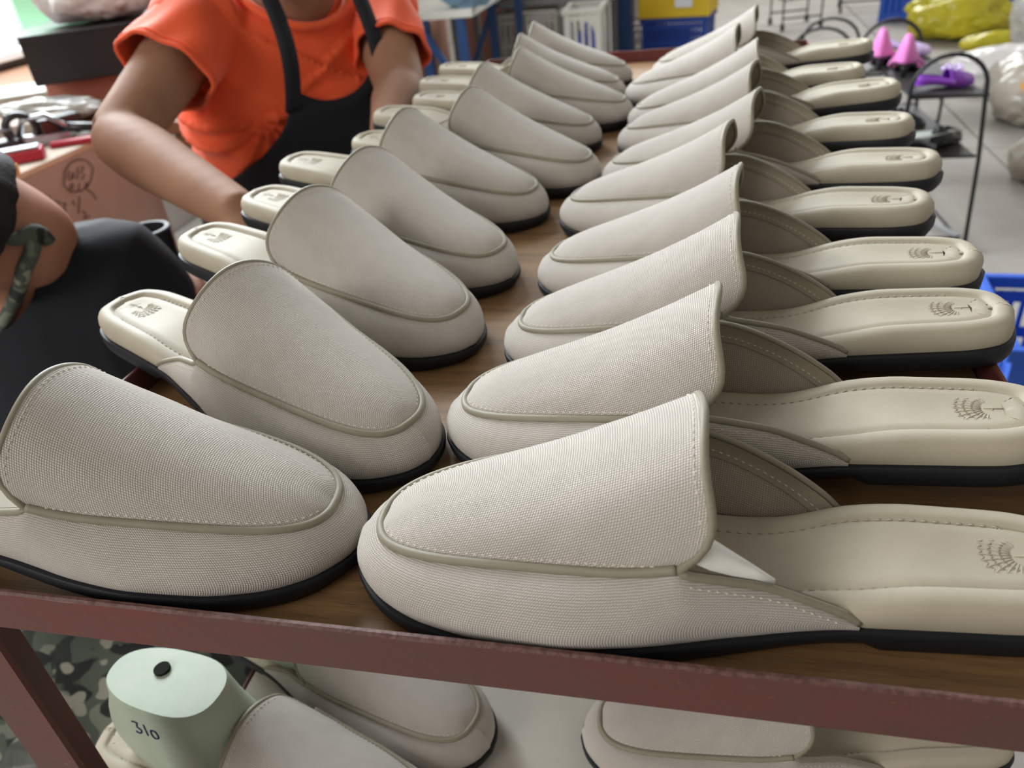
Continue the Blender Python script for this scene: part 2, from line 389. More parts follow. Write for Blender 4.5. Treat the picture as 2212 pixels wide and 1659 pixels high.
def walk_n(P, Nn, step):
    P = np.array(P); Nn = np.array(Nn); d = np.concatenate([[0], np.cumsum(np.linalg.norm(np.diff(P, axis=0), axis=1))])
    s = np.arange(step*.5, d[-1], step); return np.stack([np.interp(s, d, Nn[:, k]) for k in range(3)], 1), None
def gnormals(G):
    du = np.gradient(G, axis=0); dv = np.gradient(G, axis=1); n = np.cross(du, dv); return n/(np.linalg.norm(n, axis=2)[..., None]+1e-12)
SEAM = np.array([(0.277, 0, 0.0305), (0.2758, 0.0086, 0.0305), (0.2705, 0.0172, 0.031), (0.26, 0.0242, 0.0322), (0.244, 0.0298, 0.034), (0.222, 0.0342, 0.0361), (0.195, 0.0378, 0.0384), (0.172, 0.0404, 0.0411), (0.1535, 0.0418, 0.0453)])
RIDGE = np.array([(0.277, 0.0305), (0.2712, 0.034), (0.2622, 0.0383), (0.251, 0.0422), (0.236, 0.0466), (0.217, 0.0524), (0.195, 0.0602), (0.171, 0.0703), (0.1455, 0.0834)])
TOPL = np.array([(0.1535, 0.0418, 0.0453), (0.148, 0.0412, 0.0424), (0.136, 0.0382, 0.0380), (0.121, 0.034, 0.0318), (0.106, 0.0325, 0.0250), (0.094, 0.0315, 0.0190), (0.088, 0.0312, 0.0150)])
TOPL_O = np.array([(0.1665, 0.0418, 0.0453), (0.157, 0.0420, 0.0460), (0.146, 0.0418, 0.0455), (0.134, 0.0402, 0.0425), (0.120, 0.0374, 0.0372), (0.106, 0.0346, 0.0300), (0.094, 0.0328, 0.0215), (0.087, 0.0312, 0.0150)])   # fuller outer side, joined further forward
TOPS = {1: TOPL, -1: TOPL_O}
def plug_grid(nt_=41, nv=33):
    P = np.concatenate([SEAM, RIDGE], 1); C = crom(P, nt_)
    v = np.linspace(-1, 1, nv); G = np.zeros((nt_, nv, 3))
    for i in range(nt_):
        xs_, ys_, zs_, xc_, zc_ = C[i]; t = i/(nt_-1); a = 1-.35*t; A = 1+.36*smoothstep(.15, 1, t); p = 2.5-.5*t
        G[i, :, 0] = xs_+(xc_-xs_)*np.maximum(1-v*v, 0)**a-.0070*smoothstep(.72, 1, t)*(1-v*v)*v**4*6.75
        G[i, :, 1] = yc(xs_)+ys_*(A*v+(1-A)*v**3)
        G[i, :, 0] += np.where(v < 0, .013*smoothstep(.55, 1, t)*v*v, 0)
        pad = .0016*(1-np.abs(v)**14)*smoothstep(0, .08, t)
        G[i, :, 2] = zs_+(zc_-zs_)*(1-np.abs(v)**p)+pad
    return G
def wall_grid(side, nq1=56, nq2=22, nw=13):
    """one side wall, from toe (row 0) to the wing end (last row); columns run from the sole up"""
    top1 = crom(SEAM, nq1); top2 = crom(TOPS[side], nq2)[1:]
    xs = np.linspace(.29, .088, 1500); xs = np.concatenate([.29-.02*np.linspace(0, 1, 400)**2, np.linspace(.27, .088, 900)[1:]])
    B = np.stack([xs, hw(xs)+side*yo(xs)], 1); d = np.concatenate([[0], np.cumsum(np.linalg.norm(np.diff(B, axis=0), axis=1))])
    dc = np.interp(-.150, -xs, d)
    # toe rows fan out evenly round the toe
    f1 = np.linspace(0, 1, nq1); q = np.concatenate([dc*f1**1.0, dc+(d[-1]-dc)*np.linspace(0, 1, nq2)[1:]])
    bx = np.interp(q, d, xs); by = np.interp(q, d, B[:, 1])
    if side < 0: top1[:, 0] += .013*smoothstep(.55, 1, np.linspace(0, 1, nq1))
    top = np.vstack([top1, top2]); top[:, 1] += side*yc(top[:, 0]); T = np.gradient(np.stack([bx, by], 1), axis=0); T /= np.linalg.norm(T, axis=1)[:, None]
    out = np.stack([-T[:, 1]*-1, T[:, 0]*-1], 1)      # outward (to +y / +x)
    out[0] = (1, 0)
    G = np.zeros((len(q), nw, 3)); w = np.linspace(0, 1, nw)
    for i in range(len(q)):
        b0 = np.array([bx[i], by[i], zt(bx[i])-.0005]); b3 = top[i].copy(); o = np.array([*out[i], 0.])
        h = max(b3[2]-b0[2], .0005); dd = max((b0-b3)[:2] @ out[i], 0); fade = min(1, h/.02)
        b0 -= o*.0012*fade
        bul = math.exp(-((bx[i]-.185)/.045)**2)*fade
        bul *= side > 0; b1 = b0+o*((.0055 if side > 0 else .0035)*fade+.0055*bul)+np.array([0, 0, .36*h]); b2 = b3+o*(.55*dd+.0022*fade+.0030*bul)+np.array([0, 0, -.10*h])
        for j, s in enumerate(w):
            G[i, j] = (1-s)**3*b0+3*(1-s)**2*s*b1+3*(1-s)*s*s*b2+s**3*b3
    G[:, :, 1] *= side
    return G
def side_of(G, s): return G[s]
def footbed_z(x, d):   # d: distance in from the edge
    return zt(x)+.0125
def emblem(m, zf):
    """embossed fan of feathers on a stem, crown towards the toe"""
    cx, cy_ = .0275, 0.
    def P(r, a):
        x = cx+r*math.cos(a); y = cy_+r*math.sin(a)*1.05; return (x, y+yc(x), zf(x)-.00006)
    def ridge(pts, w):
        pts = np.array(pts); m.tube(pts, w, 5)
    for k in range(13):
        a = (k-6)*.2
        ridge([P(.004+.0005*abs(k-6)*.3, a), P(.008, a*1.03), P(.0125, a*1.06), P(.0158-.0006*(k % 2), a*1.1)], [.00020, .00022, .00024, .00015])
        for rr in (.0085, .0118, .0148):
            da = .095; ridge([P(rr-.0012, a*1.05-da), P(rr+.0007, a*1.05), P(rr-.0012, a*1.05+da)], .0002)
    ridge([P(.003, 0), (cx-.002, yc(cx), zf(cx)+.0001), (cx-.005, yc(cx), zf(cx)+.0001)], [.00024, .00024, .0002])
    ridge([(cx-.0004, yc(cx)-.0012, zf(cx)), (cx-.0004, yc(cx)+.0012, zf(cx))], .00024)
SHOE_PARTS = {}
def make_mule_meshes(mirror):
    """returns list of (path, mesh) ; shapes are built once and shared by all copies of that foot"""
    parts = {}
    # --- outsole
    m = MB()
    loft_cap(m, [ring_at(-.0022, zb), ring_at(-.0008, lambda x: zb(x)+.0008), ring_at(.0006, lambda x: zb(x)+.0035), ring_at(.0012, lambda x: .5*(zb(x)+zt(x))),
                 ring_at(.0016, lambda x: zt(x)-.0016), ring_at(.0010, lambda x: zt(x)-.0004), ring_at(-.0010, zt), ring_at(-.004, zt)])
    parts['outsole'] = (m, 'rubber', 35)
    # --- footbed: wrapped padded rim, stitched groove, sunken centre
    tuck = lambda x: -.0050*smoothstep(.082, .115, x)
    def fr(off, k): return ring_at(lambda x: off+tuck(x), lambda x: zt(x)+1.05*k*(1-.80*smoothstep(.060, .130, x)))
    m = MB()
    loft_cap(m, [fr(-.0012, -.001), fr(-.0004, .0015), fr(.0000, .0050), fr(-.0006, .0085), fr(-.0022, .0112), fr(-.0048, .0126), fr(-.0088, .0128), fr(-.0104, .0120), fr(-.0112, .0106),
                 fr(-.0120, .0106), fr(-.0136, .0114), fr(-.017, .0113), fr(-.021, .0108)], capbot=False)
    parts['footbed'] = (m, 'leather', True)
    g = fr(-.0114, .0107); n = len(g); h = n//2
    for k_, sel in enumerate(([i for i in range(h) if .028 < g[i][0] < .20], [i for i in range(n-1, h, -1) if .028 < g[i][0] < .20])):
        m = MB(); path = np.array([g[i] for i in sel]); stitches(m, path, np.tile([0, 0, 1.], (len(path), 1)), .0042, .0028, .00045)
        parts['footbed/stitching%d' % k_] = (m, 'leather', True)
    m = MB(); emblem(m, lambda x: zt(x)+.01150); parts['footbed/emblem'] = (m, 'leather', True)
    # --- vamp plug
    G = plug_grid(); m = MB(); m.grid(G, arc_uv(G)); parts['vamp'] = (m, 'canvas', True, 'uv')
    Nn = gnormals(G); Nn *= np.sign((Nn[:, :, 2]).mean())
    # --- side walls
    WG = {1: wall_grid(1), -1: wall_grid(-1)}; m = MB()
    for s in (1, -1):
        Gs = side_of(WG, s); uvv = arc_uv(Gs); m.grid(Gs, np.stack([uvv[..., 0]*s, uvv[..., 1]], -1), flip=s < 0)
    parts['quarter'] = (m, 'canvas', True, 'uv')
    # --- lining
    m = MB(); m.grid(G-Nn*.0020, arc_uv(G)); m.grid(np.stack([G[-1], G[-1]-Nn[-1]*.002], 0)); parts['tongue_lining'] = (m, 'leather_lining', True)
    for s in (1, -1):
        Gs = side_of(WG, s); o = np.zeros_like(Gs); dn = Gs-np.stack([Gs[:, :, 0], yc(Gs[:, :, 0]), Gs[:, :, 2]], -1); o[:, :, 1] = np.sign(s)
        In = Gs-o*.0022; In[:, :, 0] -= .0018*smoothstep(.2, .29, Gs[:, :, 0])
        m = MB(); r0 = 34; m.grid(In[r0:], arc_uv(In[r0:])); parts['side_lining%d' % (s > 0)] = (m, 'canvas_inside', True, 'uv')
        # leather facing band along the inside of the topline
        Bn = Gs-o*.0030; W2 = []
        for i in range(50, len(Bn)):
            top = Bn[i, -1]; d = np.linalg.norm(Bn[i]-top, axis=1); L = min(.0095, d[0])
            idx = np.array([np.interp(q, d[::-1], np.arange(len(d))[::-1].astype(float)) for q in np.linspace(0, L, 4)])
            W2.append([[np.interp(k, np.arange(Bn.shape[1]), Bn[i, :, c]) for c in range(3)] for k in idx])
        m = MB(); m.grid(np.array(W2)); parts['side_lining%d/facing_band' % (s > 0)] = (m, 'leather_lining', True)
        st = np.array([w_[2] for w_ in W2]); m = MB(); stitches(m, st-o[0, 0]*.0002, np.tile(-o[0, 0], (len(st), 1)), .0034, .0022, .00035); parts['side_lining%d/stitching' % (s > 0)] = (m, 'thread', True)
    # --- piping round the plug, binding round the topline
    C = crom(SEAM, 90); pl = np.stack([C[:, 0], yc(C[:, 0])+C[:, 1], C[:, 2]], 1); Co = C.copy(); Co[:, 0] += .013*smoothstep(.55, 1, np.linspace(0, 1, 90)); mi = np.stack([Co[:, 0], yc(Co[:, 0])-Co[:, 1], Co[:, 2]], 1)
    U = np.vstack([pl[::-1], mi[1:]]); U[:, 2] += .0004
    m = MB(); m.tube(U, .00205, 10); parts['piping'] = (m, 'leather_trim', True)
    tl = crom(TOPL, 40); to = crom(TOPL_O, 40); a = np.stack([tl[:, 0], yc(tl[:, 0])+tl[:, 1], tl[:, 2]], 1); b = np.stack([to[:, 0], yc(to[:, 0])-to[:, 1], to[:, 2]], 1)
    e = G[-1]-Nn[-1]*.001
    for k, (seg, s) in enumerate(((a, 1), (b, -1))):
        pass
    path = np.vstack([b[::-1], e[1:-1], a]); path = path-np.array([0, 0, .0002])
    m = MB(); m.tube(path, .00175, 10); parts['binding'] = (m, 'leather_trim', True)
    # --- stitching on the outside
    m = MB(); nvv = G.shape[1]
    def plug_pt(i, dist, s):
        row = G[i] if s > 0 else G[i][::-1]; row = row[::-1]; nr = Nn[i] if s > 0 else Nn[i][::-1]; nr = nr[::-1]
        d = np.concatenate([[0], np.cumsum(np.linalg.norm(np.diff(row, axis=0), axis=1))])
        return [np.interp(dist, d, row[:, c]) for c in range(3)], [np.interp(dist, d, nr[:, c]) for c in range(3)]
    for s in (1, -1):
        pts = [plug_pt(i, .0036, s) for i in range(3, G.shape[0])]
        stitches(m, [p for p, _ in pts], [n_ for _, n_ in pts])
    dcol = []
    for j in range(2, nvv-2):
        col = G[::-1, j]; d = np.concatenate([[0], np.cumsum(np.linalg.norm(np.diff(col, axis=0), axis=1))])
        dcol.append(([np.interp(.0036, d, col[:, c]) for c in range(3)], [np.interp(.0036, d, Nn[::-1, j][:, c]) for c in range(3)]))
    stitches(m, [p for p, _ in dcol], [n_ for _, n_ in dcol])
    for s in (1, -1):
        Gs = side_of(WG, s); pts = []
        for i in range(56, len(Gs)-2):
            d = np.linalg.norm(Gs[i]-Gs[i, -1], axis=1)[::-1]; q = min(.0042, d[-1]*.8)
            pts.append([np.interp(q, d, Gs[i, ::-1, c]) for c in range(3)])
        stitches(m, pts, np.tile([0, float(s), .25], (len(pts), 1)))
    parts['stitching'] = (m, 'thread', True)
    out = {}
    for k, val in parts.items():
        m = val[0]; V = np.array(m.v); V[:, 0] -= .145
        if mirror: V[:, 1] *= -1; m.f = [f[::-1] for f in m.f]
        m.v = [tuple(p) for p in V]; out[k] = val
    return out
def mule_proto(mirror):
    root = link('mule', None); root.empty_display_size = .05
    objs = {}
    for k, val in make_mule_meshes(mirror).items():
        path = k.split('/'); nm = path[-1].rstrip('01')
        par = root if len(path) == 1 else objs[path[0]]
        objs[k] = val[0].build(nm, val[1], par, smooth=val[2], uv=len(val) > 3)
    return root, objs
MULES = {}
def place_mule(root, x, y, z, deg, label, group, tilt=0., scale=1.):
    # a heel that overhangs a side rail rests on the rail's lip, toe on the board
    if z == 0:
        xr = .145+((RX1 if x > -.1 else RX0)-x)/math.cos(R(deg))
        if xr > 0: tilt = math.atan(LIP/(.265-xr))
    root.location = (x, y, z+.12*math.sin(tilt)); root.rotation_euler = (0, tilt, R(deg)); root.scale = (scale,)*3
    tag(root, label, 'mule', group)
    return root
RIGHT = [(0.005, 0.2436, 180.6), (0.016, 0.3312, 175.8), (0.0274, 0.4239, 178.1), (0.0312, 0.5113, 171.3), (0.0271, 0.6208, 165.6), (0.0529, 0.7152, 163.9), (0.0561, 0.8323, 163.3), (0.0639, 0.9424, 176.0), (0.0468, 1.0567, 168.5), (0.0753, 1.1873, 169.6)]
LEFT = [(-0.2881, 0.2372, 5.5), (-0.2602, 0.3625, -22.7), (-0.2709, 0.4839, -22.0), (-0.2672, 0.5812, -21.1), (-0.2733, 0.6987, -13.1), (-0.2328, 0.7869, -13.8), (-0.2489, 0.9088, -8.9), (-0.2229, 0.9964, -4.4), (-0.2424, 1.0964, 0.8), (-0.2426, 1.1953, 2.0)]
SIZES = dict(right=[1.014, 0.995, 0.986, 0.993, 0.994, 0.997, 0.997, 1.004, 0.995, 1.002], left=[0.987, 0.985, 1.015, 1.004, 1.015, 1.002, 0.993, 0.999, 0.997, 0.997])
ORD = ['nearest', 'second', 'third', 'fourth', 'fifth', 'sixth', 'seventh', 'eighth', 'ninth', 'farthest']
ADJ_R = ['pale canvas mule nearest the camera in the right-hand row, toe over the front rail', 'second pale canvas mule from the front in the right-hand row, stamped heel to the right']
ADJ_L = ['shaded canvas mule nearest the camera in the left-hand row, cut by the left frame', 'second canvas mule from the front in the left-hand row, emblem-stamped heel jutting over the rail']
for col, tab, mir in (('right', RIGHT, False), ('left', LEFT, True)):
    proto, _ = mule_proto(mir)
    for i, (x, y, d) in enumerate(tab):
        o = proto if i == 0 else copy_tree(proto)
        if i < 2: lab = (ADJ_R if col == 'right' else ADJ_L)[i]
        elif i == 9: lab = 'farthest mule of the %s-hand row on the top shelf' % col
        else: lab = '%s mule from the front in the %s-hand row, toe pointing %s' % (ORD[i], col, 'left' if col == 'right' else 'right')
        place_mule(o, x, y, 0, d, lab, 'beige canvas mules on the top shelf', scale=SIZES[col][i])
    MULES[col] = proto

# ------------------------------------------------------------------ lower shelf: mules still on their lasts
mat('last_green', (170, 180, 162), .45, .45, noise=.5, nscale=25, rgb2=(148, 162, 142))
mat('hole_dark', (30, 32, 26), .9, .1)
mat('ink_blue', (38, 40, 84), .8, .1)
LZ = LOW
def low_mule(src, x, y, deg, label):
    return place_mule(copy_tree(MULES[src]), x, y, LZ, deg, label, 'mules on the lower shelf')
low_mule('right', .0745, .357, 187, 'bright canvas mule on the lower shelf, beneath the front rail at right')
_t = at_z(1068, 1605, LZ+.02); _a = R(-18); LM2 = (_t[0]-.147*math.cos(_a), _t[1]-.147*math.sin(_a)+.006)
_t = at_z(275, 1575, LZ+.02); _a = R(-6); LM3 = (_t[0]+.140*math.cos(_a), _t[1]+.140*math.sin(_a)-.005)
low_mule('left', *LM2, -18, 'grey-shaded mule on the lower shelf behind the green last')
low_mule('left', LM3[0]-.012, LM3[1], -6, 'mule fitted over the numbered green shoe last on the lower shelf')
# stiff white lining paper showing inside the nearest mule's opening
r1 = MULES['right']; m = MB()
pts = np.array([(.149, .0385, .0500), (.142, .0375, .0455), (.134, .0355, .0415), (.126, .0335, .0385), (.119, .0318, .0352)])
top = pts+np.array([(0, -.006, .0105), (0, -.0065, .0075), (0, -.0055, .0045), (0, -.003, .0018), (0, -.0005, .0002)])
m.grid(np.stack([pts-(.145, 0, .002), (pts+top)/2-(.145, -.0004, 0), top-(.145, 0, 0)], 0)); fl_ = m.build('lining_paper', 'white_lining', r1, True); fl_.modifiers.new('t', 'SOLIDIFY').thickness = .0006
fl_['label'] = 'white lining paper inside the opening'
def shoe_last(x, y, deg, label):
    """plastic shoe last: foot-shaped block, flat sawn-off ankle with a peg hole"""
    root = thing('shoe_last', label, 'shoe last', (x, y, LZ), R(deg), 'green shoe lasts')
    m = MB(); rings = []; n = 40
    # stations from sole up to the ankle top: (z, x_heel, x_front, half width)
    st = [(.024, .010, .215, .027), (.030, .006, .222, .029), (.040, .003, .172, .027), (.052, .002, .150, .0270), (.064, .004, .133, .0262), (.078, .009, .121, .0255), (.088, .014, .115, .0250), (.097, .019, .111, .0246), (.1035, .0215, .1085, .0243), (.105, .0225, .1075, .0235)]
    for z, xa, xb, w in st:
        r = []
        for a in np.linspace(0, 2*math.pi, n, endpoint=False):
            c, s = math.cos(a), math.sin(a); e = .78
            X = (xa+xb)/2+(xb-xa)/2*np.sign(c)*abs(c)**e
            taper = 1.0+.12*c
            r.append((X-.145, w*taper*np.sign(s)*abs(s)**.82, z+(.005*(1-c)/2 if z > .1 else 0)))
        rings.append(r)
    m.rings(rings); b = m.build('last_body', 'last_green', root, smooth=38)
    m = MB(); m.rings([[(.058-.145+.0055*math.cos(a), .006+.0055*math.sin(a), z) for a in np.linspace(0, 2*math.pi, 20, endpoint=False)] for z in (.10, .1098)])
    m.build('peg_hole', 'hole_dark', b)
    m = MB()
    # hand-written 310 on the side, one raised ink stroke per figure
    for k, pts in enumerate(([(0, 0), (.004, .001), (.0025, -.003), (.005, -.005), (.003, -.0085), (.0, -.008)], [(.0085, .001), (.0085, -.008)], [(.0125, -.002), (.0155, -.002), (.016, -.007), (.013, -.0085), (.0118, -.005), (.0125, -.002)])):
        m = MB(); q = []
        for x_, y_ in crom(np.array(pts), 14):
            X = .050-.145+x_*1.25; Z = .0905+y_*1.2
            ok, hp, nn, _ = b.ray_cast(Vector((X, -.08, Z)), Vector((0, 1, 0))); q.append(tuple(hp) if ok else (X, -.026, Z))
        m.tube(q, .0007, 5); w_ = m.build('ink_figure', 'ink_blue', b); w_['label'] = 'hand-written figure %s in blue ink' % '310'[k]
    return root
shoe_last(LM3[0]+.014, LM3[1], -6, 'pale green shoe last numbered 310 standing in a mule on the lower shelf')
shoe_last(*LM2, -18, 'green shoe last mostly hidden under the front rail, behind the numbered one')

# ------------------------------------------------------------------ people
mat('skin', (154, 116, 92), .68, .25, noise=.5, nscale=14, rgb2=(138, 100, 78), bump=.08, bscale=500)
mat('skin_2', (176, 128, 104), .68, .25, noise=.5, nscale=14, rgb2=(166, 114, 92))
mat('shirt_orange', (238, 98, 56), .75, .25, noise=.5, nscale=6, rgb2=(230, 88, 48), bump=.1, bscale=900, sheen=.15)
mat('apron_black', (26, 28, 34), .7, .3, noise=.5, nscale=10, rgb2=(20, 22, 28), bump=.15, bscale=400)
mat('tank_black', (30, 33, 38), .8, .25, noise=.5, nscale=10, rgb2=(22, 25, 30), bump=.15, bscale=500)
mat('hair', (24, 20, 18), .7, .3, bump=.6, bscale=300)
mat('trousers', (52, 56, 66), .85, .2)
mat('shoe_dark', (30, 28, 28), .6, .3)
mat('lips', (150, 86, 78), .5, .3); mat('eye_white', (220, 216, 210), .3, .5)
mat('print_white', (225, 200, 190), .7, .2)
def camo_mat(name):
    m = bpy.data.materials.new(name); m.use_nodes = True; nt = m.node_tree; b = nt.nodes['Principled BSDF']
    tc = nt.nodes.new('ShaderNodeTexCoord'); prev = (*s2l((74, 82, 72)), 1)
    for sc, col, off in ((24, (112, 118, 104), 0), (30, (40, 46, 42), 3.1), (26, (24, 26, 26), 7.7), (34, (142, 142, 128), 12.3)):
        mp = nt.nodes.new('ShaderNodeMapping'); mp.inputs['Location'].default_value = (off, off*.7, off*1.3); nt.links.new(tc.outputs['Object'], mp.inputs[0])
        n = nt.nodes.new('ShaderNodeTexNoise'); n.inputs['Scale'].default_value = sc; n.inputs['Detail'].default_value = 1.5; nt.links.new(mp.outputs[0], n.inputs['Vector'])
        r = nt.nodes.new('ShaderNodeValToRGB'); r.color_ramp.elements[0].position = .555 if col[0] < 130 else .62; r.color_ramp.elements[1].position = r.color_ramp.elements[0].position+.015
        r.color_ramp.elements[0].color = (0, 0, 0, 1); r.color_ramp.elements[1].color = (1, 1, 1, 1); nt.links.new(n.outputs['Fac'], r.inputs[0])
        prev = mixrgb(nt, r.outputs[0], prev, (*s2l(col), 1))
    nt.links.new(prev, b.inputs['Base Color']); b.inputs['Roughness'].default_value = .8
    MATS[name] = m
camo_mat('camo')
def remeshed(mb, name, m, parent, voxel=.006, smooth=6, disp=None):
    """fuse overlapping lofts into one continuous surface"""
    o = mb.build(name, m); md = o.modifiers.new('r', 'REMESH'); md.mode = 'VOXEL'; md.voxel_size = voxel; md.use_smooth_shade = True
    sm = o.modifiers.new('s', 'SMOOTH'); sm.factor = .5; sm.iterations = smooth
    dg = bpy.context.evaluated_depsgraph_get(); me = bpy.data.meshes.new_from_object(o.evaluated_get(dg))
    old = o.data; o.modifiers.clear(); o.data = me; bpy.data.meshes.remove(old); me.name = name
    if disp is not None:
        n = len(me.vertices); co = np.empty(n*3); me.vertices.foreach_get('co', co); co = co.reshape(-1, 3)
        no = np.empty(n*3); me.vertex_normals.foreach_get('vector', no); no = no.reshape(-1, 3)
        me.vertices.foreach_set('co', (co+no*disp(co)[:, None]).ravel()); me.update()
    me.polygons.foreach_set('use_smooth', [True]*len(me.polygons))
    if parent is not None: o.parent = parent
    return o
def loft(mb, C, A, B, XD, YD, n=28, k=40, sq=.9):
    """elliptic loft along centres C, half-axes A (along XD) and B (along YD)"""
    C = np.array(C, float); XD = np.broadcast_to(np.array(XD, float), C.shape); YD = np.broadcast_to(np.array(YD, float), C.shape)
    D = crom(np.concatenate([C, np.array(A)[:, None], np.array(B)[:, None], XD, YD], 1), k); rings = []
    for d in D:
        c, a, b, xd, yd = d[:3], d[3], d[4], d[5:8], d[8:11]; xd = xd/np.linalg.norm(xd); yd = yd/np.linalg.norm(yd)
        rings.append([c+xd*a*np.sign(math.cos(t))*abs(math.cos(t))**sq+yd*b*np.sign(math.sin(t))*abs(math.sin(t))**sq for t in np.linspace(0, 2*math.pi, n, endpoint=False)])
    mb.rings(rings); return D
def limb(mb, P, Rr, k=24, n=16):
    D = crom(np.concatenate([np.array(P, float), np.array(Rr, float)[:, None]], 1), k); mb.tube(D[:, :3], D[:, 3], n)
def unit(v): v = np.array(v, float); return v/np.linalg.norm(v)
def hand(mb, wrist, d, nrm, side):
    """palm, four bent fingers, a thumb from the side of the palm; side=+1 puts the thumb on the +cross(d,nrm) side"""
    d = unit(d); nrm = unit(np.array(nrm)-d*(np.array(nrm) @ d)); s = np.cross(d, nrm)*side
    w = np.array(wrist, float)
    loft(mb, [w-d*.01, w+d*.03, w+d*.065, w+d*.085], [.020, .033, .040, .038], [.016, .016, .014, .011], s, nrm, k=14, n=18)
    for i, (o, L) in enumerate(((.030, .072), (.0105, .080), (-.0105, .074), (-.030, .058))):
        b = w+d*.078+s*o; e = d+s*(o*2.2); c = unit(e-nrm*.25); c2 = unit(e-nrm*.9); c3 = unit(e*.6-nrm*1.2)
        p1 = b+c*L*.42; p2 = p1+c2*L*.33; p3 = p2+c3*L*.27
        limb(mb, [b-c*.015, b, p1, p2, p3], [.0088, .0088, .0082, .0075, .006], 14, 10)
    b = w+d*.022+s*.028; p1 = b+unit(d*.8+s*.75-nrm*.2)*.036; p2 = p1+unit(d+s*.25-nrm*.35)*.03; p3 = p2+unit(d-nrm*.5)*.022
    limb(mb, [w+d*.015+s*.012, b, p1, p2, p3], [.012, .0125, .0105, .009, .0065], 14, 10)
def head(mb, c, fwd, up, s=1.):
    """head with brow, nose, chin, ears; c is the centre of the skull"""
    fwd = unit(fwd); up = unit(np.array(up)-fwd*(np.array(up) @ fwd)); rt = np.cross(fwd, up); c = np.array(c, float)
    loft(mb, [c-up*.115*s+fwd*.03*s, c-up*.10*s+fwd*.026*s, c-up*.06*s+fwd*.015*s, c, c+up*.05*s-fwd*.005*s, c+up*.09*s-fwd*.008*s, c+up*.112*s-fwd*.01*s], [.022*s, .045*s, .062*s, .074*s, .074*s, .055*s, .012*s], [.03*s, .055*s, .078*s, .092*s, .094*s, .070*s, .015*s], rt, fwd, sq=1., k=30)
    limb(mb, [c+fwd*.088*s+up*.012*s, c+fwd*.104*s-up*.018*s, c+fwd*.106*s-up*.036*s, c+fwd*.086*s-up*.044*s], [.010*s, .013*s, .016*s, .012*s], 10, 10)
    for sd in (-1, 1):
        limb(mb, [c+rt*sd*.072*s+up*.02*s-fwd*.005*s, c+rt*sd*.083*s+up*.012*s-fwd*.012*s, c+rt*sd*.082*s-up*.012*s-fwd*.01*s, c+rt*sd*.072*s-up*.03*s], [.008*s, .012*s, .011*s, .007*s], 10, 8)
    return fwd, up, rt
def face_bits(parent, c, fwd, up, rt, s=1.):
    for sd in (-1, 1):
        m = MB(); q = np.array(c)+fwd*.084*s+rt*sd*.032*s+up*.008*s
        m.rings([[q+rt*.014*s*r*math.cos(a)+up*.006*s*r*math.sin(a)+fwd*(.006*(1-r)) for a in np.linspace(0, 6.283, 12, endpoint=False)] for r in (1, .6, .1)]); m.build('eye', 'eye_white', parent, True)
    m = MB(); q = np.array(c)+fwd*.087*s-up*.066*s
    m.tube([q-rt*.024*s-fwd*.008, q+fwd*.002, q+rt*.024*s-fwd*.008], [.003*s, .006*s, .003*s], 8); m.build('mouth', 'lips', parent, True)
def hair_cap(parent, c, fwd, up, rt, s=1., name='hair', back=2.17):
    m = MB(); rings = []
    for ph in np.linspace(.02, 1.0, 16):
        r = []
        for a in np.linspace(0, 2*math.pi, 40, endpoint=False):
            front = (math.cos(a)+1)/2; mx = 1.12+(back-1.12)*(1-front)**.75; t = ph*mx
            k = 1+.015*math.sin(9*a+7*t)+.01*math.sin(23*a)
            r.append(np.array(c)+up*(.005*s+.122*s*math.cos(t)*k)+fwd*(-.008*s+.104*s*math.sin(t)*math.cos(a)*k)+rt*(.086*s*math.sin(t)*math.sin(a)*k))
        rings.append(r)
    m.rings(rings); return m.build(name, 'hair', parent, True)

# ---- standing worker in the orange T-shirt
P1 = thing('person', 'person in an orange T-shirt and black apron leaning over the shelf', 'person', (-.72, 1.50, FLOOR))
P1inv = Matrix.Translation((.72, -1.50, -FLOOR))
fv = unit((.74, -.67, 0)); rv = unit((.67, .74, 0)); upv = np.array([0, 0, 1.])
Cs = at_y(628, 22, 1.22)                       # middle of the shoulder line
lean = unit(upv*.93+fv*.30-rv*.02)             # spine direction
pel = Cs-lean*.50
shL = Cs-rv*.138+lean*.004; shR = Cs+rv*.145-lean*.01
elL = at_y(258, 300, .90); wrL = at_y(526, 466, .725)
elR = at_y(868, 200, 1.15); wrR = at_y(838, 290, 1.0)
nk = Cs+lean*.055+fv*.035; hd = nk+lean*.17+fv*.06
mb = MB()
xd, yd = rv, unit(np.cross(lean, rv)*-1)
loft(mb, [pel-lean*.10, pel, pel+lean*.15, pel+lean*.30, Cs-lean*.08, Cs, Cs+lean*.045], [.150, .160, .140, .155, .165, .125, .06], [.11, .115, .10, .11, .11, .075, .055], xd, yd)
limb(mb, [Cs-lean*.02, nk, nk+lean*.07+fv*.02, hd-lean*.03], [.065, .058, .055, .05])
hf, hu, hr = head(mb, hd, fv*.9-upv*.45, lean)
for sh, el, wr in ((shL, elL, wrL), (shR, elR, wrR)):
    limb(mb, [sh, sh+(el-sh)*.3, sh+(el-sh)*.7, el], [.050, .047, .042, .038]); limb(mb, [el, el+(wr-el)*.25, el+(wr-el)*.6, wr], [.038, .040, .033, .025])
hand(mb, wrL, unit(wrL-elL)*.7+np.array([.1, -.2, -.55]), (.2, -.1, 1), -1)
hand(mb, wrR, (.1, -.45, -.8), (.9, -.2, .2), 1)
hipL, hipR = pel-rv*.09-lean*.05, pel+rv*.09-lean*.05
ft = np.array([-.72, 1.50, FLOOR])
